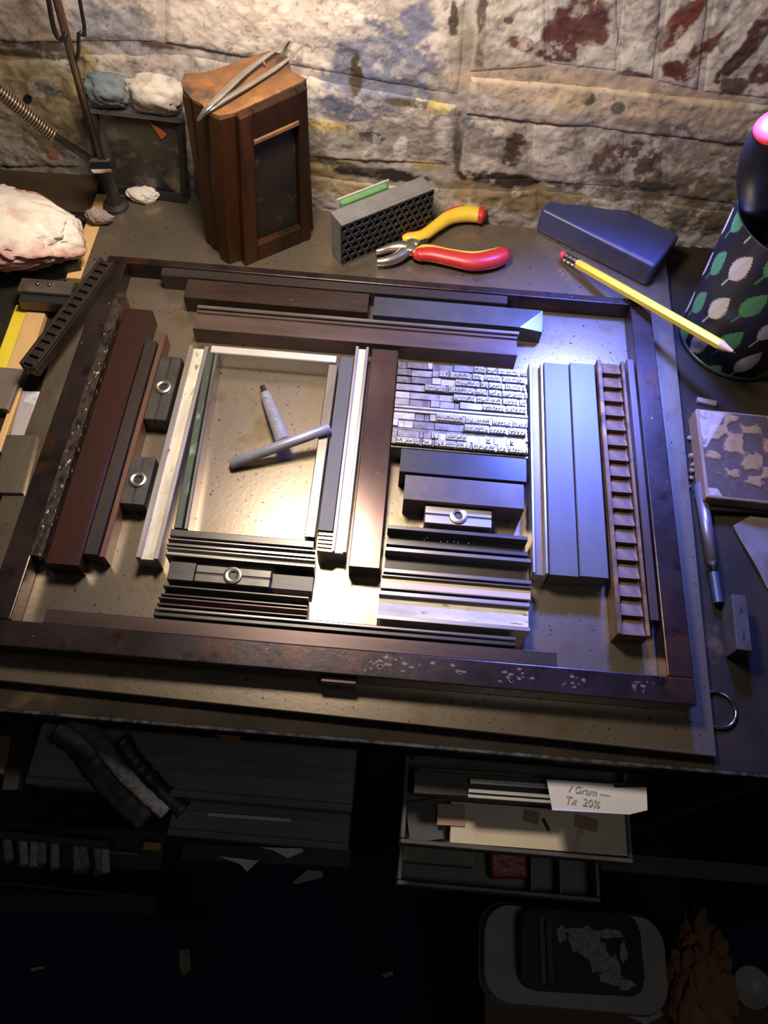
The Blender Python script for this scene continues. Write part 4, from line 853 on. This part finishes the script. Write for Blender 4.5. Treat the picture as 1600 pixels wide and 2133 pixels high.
c = T0.lerp(T1, .68); rag3('pale paint-stained cloth on the right of the leaning tray top', c+Vector((.006, -.003, .001)), (.032, .013, .019), paintrag, 5, .4)
c = T0.lerp(T1, .24); rag3('blue-grey paint-stained cloth on the left of the leaning tray top', c+Vector((0, -.003, .001)), (.025, .012, .018), bluerag, 8, .4)
c = at(300, 397, 4); rag('tissue', 'small white crumpled tissue at the foot of the leaning tray', (c.x, c.y-.008, Z0+.0002), .019, .010, .008, M('tissue', (.62, .56, .50), (.5, .45, .4), .8, 0, 60), 11, .4, 4, cat='tissue')
c = at(228, 394, 6); rag('tissue', 'greyish crumpled tissue beside the lamp clamp', (c.x, .2185, Z0+.0002), .015, .0085, .010, M('tissue_gray', (.34, .27, .24), (.24, .19, .17), .8, 0, 90), 13, .5, 4, cat='tissue')

# ------------------------------------------------------------------ under the bench: cases, strips, drawers
def cbox(name, label, cat, q, ztop_mm, hgt, mat, deep=.2, lip=True, group=None):
    """a flat case whose visible top is q at height ztop_mm; it runs back into the cabinet"""
    P = [at(p[0], p[1], ztop_mm) for p in q]; x0 = (P[0].x+P[3].x)/2; x1 = (P[1].x+P[2].x)/2; yf = (P[2].y+P[3].y)/2
    t = thing(name, label, cat, ((x0+x1)/2, yf, Z0+ztop_mm/1000-hgt), 0, group)
    W = x1-x0
    b = B(); b.box(-W/2, W/2, .0, deep, 0, hgt-.0022, .001); b.build('case_body', mat, t)
    b = B(); b.box(-W/2, W/2, -.001, .004, hgt-.0021, hgt, .0006); b.build('front_lip', mat, t)
    for k, s in enumerate((.010, .019)):
        b = B(); b.box(-W/2+.001, W/2-.001, s, s+.007, hgt-.0021, hgt-.0006-.0004*k, .0004); b.build('lid_slat', mat, t)
    return t, W
cbox('type_case', 'dark grey flat case on the left under the bench front, topmost', 'case', [(75, 1545), (742, 1585), (736, 1668), (40, 1648)], -62, .026, case_m)
cbox('type_case', 'dark grey flat case under the topmost one, left of the centre post', 'case', [(352, 1690), (734, 1712), (722, 1770), (352, 1735)], -104, .020, case_m)
bar('paper_strip', 'white paper strip stuck between the two grey cases', 'paper', [(433, 1691), (610, 1704), (606, 1713), (430, 1700)], .6, M('white_paper', (.62, .58, .54), (.55, .5, .46), .8), base=-103.7, straight=False)
# scraps at the case edge
sheet('paper_scrap', 'folded white paper scrap with red edge below the grey cases', 'paper', [(542, 1765), (630, 1768), (632, 1774), (600, 1788), (570, 1772)], -128, M('white_paper', (.6, .6, .6)), seed=8, curl=.002)
sheet('paper_scrap', 'white pointed paper scrap below the grey cases, left of the folded one', 'paper', [(455, 1784), (540, 1793), (515, 1816), (500, 1800)], -140, M('white_paper', (.6, .6, .6)), seed=9, curl=.002)
slab('ledge_strip', 'dark shelf edge carrying paper scraps under the grey cases', 'shelf edge', [(380, 1750), (735, 1775), (725, 1800), (380, 1800)], 14, cab_m, base=-157)
sheet('torn_flake', 'small orange-brown torn flake hanging from the bench edge above the grey case', 'paper', [(432, 1519), (508, 1533), (492, 1546), (486, 1552), (462, 1540)], -20, M('orange_flake', (.17, .085, .022), (.11, .055, .016), .8, 0, 90), curl=.001, seed=12)
# ragged strap
sp = [at(150, 1497, -20), at(200, 1535, -28), at(240, 1590, -38), at(290, 1645, -50), at(345, 1695, -60)]
pth = spline(sp, 10); o_ = sp[0]; n = len(pth); rg = random.Random(2)
stp = thing('ragged_strap', 'ragged black strap with grey worn top hanging from the bench front', 'strap', o_)
b = B(); b.tube([p-o_ for p in pth], [.0036+.0018*math.sin(PI*(i+4)/(n+6))+rg.uniform(-.0005, .0005) for i in range(n)], 9, flat=.30, up=(0, 0, 1)); b.build('worn_top', M('strap_gray', (.11, .11, .118), (.05, .05, .055), .8, 0, 200, bump=.001, bscale=300), stp, smooth=True)
b = B(); b.tube([p-o_+Vector((-.0125, -.003, -.011)) for p in pth], [.0100+rg.uniform(-.0009, .0009) for i in range(n)], 10, flat=.35, up=(0, 0, 1)); b.build('shadow_band', black_m, stp, smooth=True)  # black band modelled in place of the shadow left of the strap
b = B(); b.tube([p-o_+Vector((.009, .004, -.010)) for p in pth[12:]], [.0062+rg.uniform(-.0010, .0014) for _ in pth[12:]], 8, flat=.4, up=(0, 0, 1)); b.build('dark_fringe', black_m, stp, smooth=True)
# far left upright: brown box and dark divider
slab('brown_box', 'small brown wooden box at the left end of the cabinet front', 'box', [(-60, 1520), (24, 1538), (14, 1610), (-60, 1610)], 30, M('brownbox', (.17, .10, .06), (.10, .06, .04), .6, 0, 40), base=-80)
slab('divider', 'black upright divider left of the topmost grey case', 'divider', [(30, 1490), (60, 1494), (36, 1645), (2, 1645)], 40, black_m, base=-90)
# lower left: rail, leaning slugs
zl = -190
bar('shelf_rail', 'dark brown rail above the row of leaning grey slugs, lower left', 'rail', [(-60, 1722), (228, 1752), (222, 1768), (-60, 1742)], 16, M('rail_brown', (.075, .055, .042), (.05, .038, .03), .5, .1, 30, (.15, 1, 1)), base=zl-16, straight=False)
bar('shelf_rail', 'thin grey rail right of the row of leaning slugs, lower left', 'rail', [(215, 1770), (290, 1776), (290, 1782), (215, 1778)], 10, case_m, base=zl-22, straight=False)
sm = M('slug_gray', (.32, .28, .28), (.15, .13, .13), .5, .3, 120)
bb = B(); bb.box(-.0035, .0035, -.010, .010, 0, .018, .0008); slm = bb.mesh('lead_slug')
for i, px in enumerate([8, 40, 62, 78, 105, 152, 165, 196, 203+6]):
    p = at(px, 1762+px*.115+random.uniform(-3, 3), zl-10)
    o = link('lead_slug', slm, sm, None, (p.x, p.y-.003, p.z-.012)); o.rotation_euler = (random.uniform(-.1, .1), .35, .35+random.uniform(-.1, .1))
    tag(o, 'grey metal slug, %s from the left in the leaning row, lower left' % ('first', 'second', 'third', 'fourth', 'fifth', 'sixth', 'seventh', 'eighth', 'ninth')[i], 'metal slug', 'row of leaning grey slugs')
p = at(318, 1763, zl); b = B(); b.box(-.007, .007, -.003, .003, 0, .003, .0005); tag(b.build('orange_chip', M('orange_chip', (.40, .20, .03), None, .6), None, (p.x, p.y, p.z-.0005)), 'small orange chip on the dark cabinet, lower left', 'chip')
sup = at(120, 1775, zl-30)
slab('support_shelf', 'dark ledge carrying the row of leaning grey slugs', 'shelf', [(-60, 1700), (345, 1740), (335, 1805), (-60, 1800)], 8, cab_m, base=zl-31)
# dark case standing lower left
q = [at(-80, 1838, -300), at(312, 1845, -300), at(378, 2040, -300), at(-80, 2133, -300)]
slab('dark_crate', 'dark brown crate standing on the floor in front of the cabinet, lower left', 'crate', [(-80, 1850), (318, 1872), (330, 1900), (-80, 1900)], 300, M('crate', (.022, .014, .011), (.030, .018, .013), .6, 0, 20), base=-640)
bar('shelf_rail', 'dark rail on the front of the crate, lower left', 'rail', [(-60, 1828), (290, 1864), (288, 1872), (-60, 1836)], 8, M('rail_dim', (.045, .04, .035), None, .5), base=-290, straight=False)
# right drawers
def drawer(name, label, q, zt_, hgt, mat, deep, wall=.003):
    P = [at(p[0], p[1], zt_) for p in q]; x0 = (P[0].x+P[3].x)/2; x1 = (P[1].x+P[2].x)/2; yf = (P[2].y+P[3].y)/2; W = x1-x0
    t = bpy.data.objects.new(name, None); C.objects.link(t); t.parent = bench; t.location = ((x0+x1)/2, yf, Z0+zt_/1000-hgt); t['label'] = label
    b = B(); b.box(-W/2, W/2, 0, deep, 0, .003); b.build('bottom', mat, t)
    b = B(); b.box(-W/2, W/2, 0, wall, .0031, hgt, .0006); b.build('front', mat, t)
    for s in (-1, 1):
        b = B(); b.box(min(s*W/2, s*(W/2-wall)), max(s*W/2, s*(W/2-wall)), wall+.0002, deep, .0031, hgt, .0006); b.build('side', mat, t)
    return t, W, yf, Z0+zt_/1000-hgt
grayd = M('drawer_gray', (.115, .112, .108), (.08, .078, .075), .5, .2, 40)
t, W, yf, zb_ = drawer('paper_drawer', 'open grey drawer with cream paper under the bench, right of the centre post', [(838, 1655), (1318, 1690), (1314, 1795), (836, 1760)], -52, .016, grayd, .20)
xc = t.location.x
cream = M('cream_paper', (.66, .58, .43), (.60, .52, .38), .7, 0, 30, spots=[((.50, .36, .24), 60, .64, .7)])
def flat(name, label, cat, q, z, mat, h=.5, group=None): return bar(name, label, cat, q, h, mat, base=z, straight=False, bev=.0001, shr=.0, dl=.0, group=group)
flat('paper_stack', 'cream paper stack filling the open drawer under the bench', 'paper', [(940, 1672), (1304, 1694), (1306, 1786), (938, 1752)], -60, cream, 6)
flat('paper_scrap', 'pinkish paper scrap on the left of the cream paper', 'paper', [(907, 1672), (972, 1678), (965, 1720), (915, 1720)], -53.6, M('pink_paper', (.42, .29, .21), None, .8), .4)
flat('paper_scrap', 'brown paper scrap on the right of the cream paper', 'paper', [(1200, 1700), (1250, 1704), (1240, 1738), (1196, 1716)], -53.6, M('brown_paper', (.34, .22, .14), None, .8), .4)
flat('paper_scrap', 'brown crumpled scrap in the middle of the cream paper', 'paper', [(1092, 1686), (1124, 1690), (1122, 1720), (1090, 1708)], -53.6, M('brown_paper', (.3, .2, .1)), .4)
flat('card_sheet', 'dark grey card at the left end of the open drawer', 'card', [(850, 1665), (905, 1670), (935, 1755), (846, 1748)], -58, M('gray_card', (.085, .085, .085), (.07, .07, .07), .7), 1)
p1, p2 = at(1132, 1705, -52.5), at(1144, 1730, -52.5)
b = B(); b.tube([Vector(), p2-p1], .0009, 8); tag(b.build('nail', dark_steel, None, p1), 'short dark nail lying on the cream paper', 'nail')
t, W, yf, zb_ = drawer('parts_drawer', 'lower open grey drawer with compartments under the cream paper drawer', [(832, 1750), (1252, 1790), (1248, 1880), (828, 1842)], -92, .022, grayd, .20)
for px in (1108, 1168):
    p = at(px, 1840, -96); b = B(); b.box(-.0008, .0008, .0036, .06, .0031, .019); b.build('divider', grayd, t, (p.x-t.location.x, 0, 0))
p = at(1062, 1800, -98); b = B(); b.box(-.013, .013, 0, .024, 0, .014, .002, 2); tag(b.build('red_packet', M('red_packet', (.36, .025, .018), (.22, .015, .012), .35, 0, 60, bump=.001, bscale=150), None, (p.x, yf+.0105, zb_+.0033), .08), 'red foil packet in the lower open drawer', 'packet')
p = at(912, 1790, -102); b = B(); b.box(-.026, .026, 0, .03, 0, .017, .001); tag(b.build('pale_card_box', M('pale_card', (.20, .19, .155), (.15, .14, .12), .7), None, (p.x, yf+.0150, zb_+.0033), 0), 'pale grey card box in the left of the lower open drawer', 'box')
SB = 'thin white strips above the cream paper drawer'
for i, (qa, lb) in enumerate([([(980, 1622), (1146, 1633), (1146, 1643), (980, 1631)], 'white strip beside the handwritten note, farthest of three'), ([(977, 1643), (1146, 1655), (1146, 1663), (976, 1650)], 'white strip beside the handwritten note, middle of three'), ([(976, 1653), (1147, 1666), (1147, 1673), (975, 1661)], 'white strip beside the handwritten note, nearest of three')]):
    flat('white_strip', lb, 'strip', qa, -31-i*1.5, M('white_strip', (.52, .50, .48), (.44, .42, .40), .5), 2.5, SB)
slab('dark_tray', 'dark tray carrying the thin white strips and the note', 'tray', [(862, 1600), (1330, 1632), (1320, 1682), (865, 1655)], 10, M('dark_tray', (.035, .032, .03), (.05, .045, .04), .5, .1, 40), base=-45)
bar('brown_strip', 'thin brown wooden strip under the bench edge above the dark tray', 'strip', [(870, 1598), (1110, 1612), (1108, 1620), (868, 1604)], 4, M('brown_strip', (.12, .085, .045), None, .6), base=-34, straight=False)
# note with handwriting
nq = [(1138, 1624), (1276, 1634), (1280, 1641), (1346, 1640), (1348, 1688), (1310, 1697), (1150, 1688)]
note = thing('handwritten_note', 'white torn paper note with pencil handwriting over the drawer edge', 'note', at(1240, 1660, -40))
nm_ = M('note_paper', (.74, .71, .74), (.70, .67, .70), .7, 0, 20)
tmp = sheet('sheet', None, None, nq, -24, nm_, .0004, .0008, 3); tmp.parent = note; tmp.location = tmp.location-note.location
ink = M('pencil_ink', (.47, .45, .48), None, .8)
def text(body, px, py, z, size, rot, parent, mat, name='handwriting'):
    cu = bpy.data.curves.new('t', 'FONT'); cu.body = body; cu.size = size; cu.extrude = .00008; cu.shear = .25
    go = bpy.data.objects.new('t', cu); C.objects.link(go); me = bpy.data.meshes.new_from_object(go.evaluated_get(bpy.context.evaluated_depsgraph_get()))
    C.objects.unlink(go); bpy.data.objects.remove(go)
    p = at(px, py, z); o = link(name, me, mat, parent, p-parent.location, rot); return o
text('/ Gram —', 1184, 1648, -22.0, .0062, -.07, note, ink); text('Tx  20%', 1176, 1672, -22.0, .0066, -.05, note, ink)

# ------------------------------------------------------------------ floor level
zf = -900
for i, (lb, pts, cl) in enumerate([('cream torn paper scrap on the dark floor below the grey cases', [(610, 1838), (640, 1812), (672, 1815), (674, 1828), (640, 1836), (615, 1842)], (.50, .43, .36)), ('tiny pale scrap on the dark floor, far lower left', [(64, 2017), (92, 2012), (93, 2018), (66, 2023)], (.45, .38, .32)), ('tiny orange scrap on the dark floor, bottom centre', [(796, 2030), (818, 2022), (820, 2030), (800, 2037)], (.5, .3, .2))]):
    sheet('paper_scrap', lb, 'paper', pts, zf+3, M('scrap%d' % i, cl, None, .8), curl=.002, seed=20+i)
sheet('wood_chip', 'pale splinter of wood at the foot of the dark crate', 'wood chip', [(374, 1978), (396, 1976), (400, 2020), (384, 2032), (376, 2020)], zf+3, M('chip', (.36, .28, .16), (.25, .18, .1), .7, 0, 60), .004, .003, 31)
# wooden crate, white tub, black box, rag, white bowl at lower right
crate_top = -560
def gbox(q, z, h): return rect(q, z)
slab('wooden_crate', 'brown wooden crate on the floor at lower right, under the white tub', 'crate', [(1010, 2000), (1640, 2020), (1700, 2300), (1010, 2240)], 338, M('crate_wood', (.13, .062, .026), (.085, .04, .02), .6, 0, 14, (.15, 1, 1)), base=-899)
c0 = at(1192, 1996, -530)
tub = thing('white_tub', 'white rounded plastic tub under the black box at lower right', 'tub', (c0.x, c0.y, Z0-.5605))
def rrect(w_, h_, r, n=6):
    P = []
    for sx, sy, a0 in ((1, 1, 0), (-1, 1, PI/2), (-1, -1, PI), (1, -1, 3*PI/2)):
        for k in range(n+1):
            a = a0+PI/2*k/n; P.append((sx*(w_/2-r)+r*math.cos(a), sy*(h_/2-r)+r*math.sin(a)))
    return P
tubm = M('tub_white', (.36, .34, .32), (.28, .26, .25), .5, 0, 20)
b = B(); b.prism(rrect(.200, .092, .030), 0, .022, rrect(.213, .102, .030)); b.build('lower_body', tubm, tub)
b = B(); b.prism(rrect(.215, .104, .030), .0221, .0265); b.build('dark_band', black_m, tub)
b = B(); b.prism(rrect(.213, .102, .030), .0266, .045, rrect(.207, .097, .030)); b.build('upper_body', tubm, tub)
qb = [(1090, 1892), (1342, 1905), (1335, 2078), (1085, 2062)]
c, ang, L_, W_ = rect(qb, -480)
bx = thing('black_box', 'black rounded box splashed with white paint, lying on the white tub', 'box', (c.x, c.y, Z0-.515), ang)
b = B(); b.prism(rrect(L_, W_, .016), 0, .035); bmesh.ops.bevel(b.bm, geom=[e for e in b.bm.edges if abs(e.verts[0].co.z-.035) < 1e-5 and abs(e.verts[1].co.z-.035) < 1e-5], offset=.004, segments=2, affect='EDGES'); b.build('shell', M('box_black', (.008, .008, .009), (.012, .0115, .012), .5, 0, 30, spec=.3), bx)
b = B(); b.box(-L_*.30, -L_*.245, -W_/2+.008, W_/2-.008, .0351, .0385, .001); b.build('brown_strap', M('strap_brown', (.075, .06, .05), None, .6), bx)
b = B(); b.box(-L_*.36, -L_*.305, -W_/2+.006, W_/2-.006, .0351, .0372, .001); b.build('black_strap', black_m, bx)
rg = random.Random(9); b = B()
for k, (fx, fy, sx, sy) in enumerate([(.02, .20, .020, .009), (-.04, .12, .008, .012), (.10, .10, .010, .010), (.13, -.06, .013, .018), (.24, .24, .014, .005), (.34, .02, .004, .010), (.26, -.18, .006, .012), (.22, -.30, .013, .006), (.34, -.36, .010, .005), (-.17, .20, .006, .008), (.05, -.02, .010, .006)]):
    P = []
    for j in range(14):
        a = 2*PI*j/14; r = 1+rg.uniform(-.25, .25); P.append((fx*L_+sx*r*math.cos(a), fy*W_+sy*r*math.sin(a)))
    b.prism(P, .0351, .0356+k*.00004)
b.build('paint_splashes', M('splash', (.42, .41, .42), (.22, .215, .22), .7, 0, 200), bx)
c = at(1462, 2030, -520); rag('stained_rag', 'orange-brown stained rag heaped beside the black box at lower right', (c.x, c.y-.006, Z0-.560), .055, .085, .045, M('orange_rag', (.36, .19, .085), (.27, .12, .055), .85, 0, 14, bump=.002, bscale=60, spots=[((.17, .13, .04), 10, .58, .7), ((.14, .05, .045), 22, .6, .7)]), 17, .5, 5)
c = at(1553, 2055, -545); b = B(); b.lathe([(0, 0), (.014, 0), (.021, .008), (.022, .012), (.0205, .012), (.018, .008), (0, .004)], 36)
tag(b.build('white_bowl', M('bowl_white', (.40, .38, .34), None, .4), None, (c.x+.010, c.y, Z0-.5605), 0, True), 'small white dish half hidden behind the stained rag at lower right', 'dish')
c = at(1330, 2065, -540)
sheet('white_cloth', 'white cloth peeping out between the black box and the stained rag', 'cloth', [(1250, 2080), (1350, 2020), (1385, 2030), (1390, 2110), (1340, 2133), (1290, 2110)], -556, M('white_cloth', (.5, .48, .48), (.42, .4, .4), .8), .003, .012, 40)
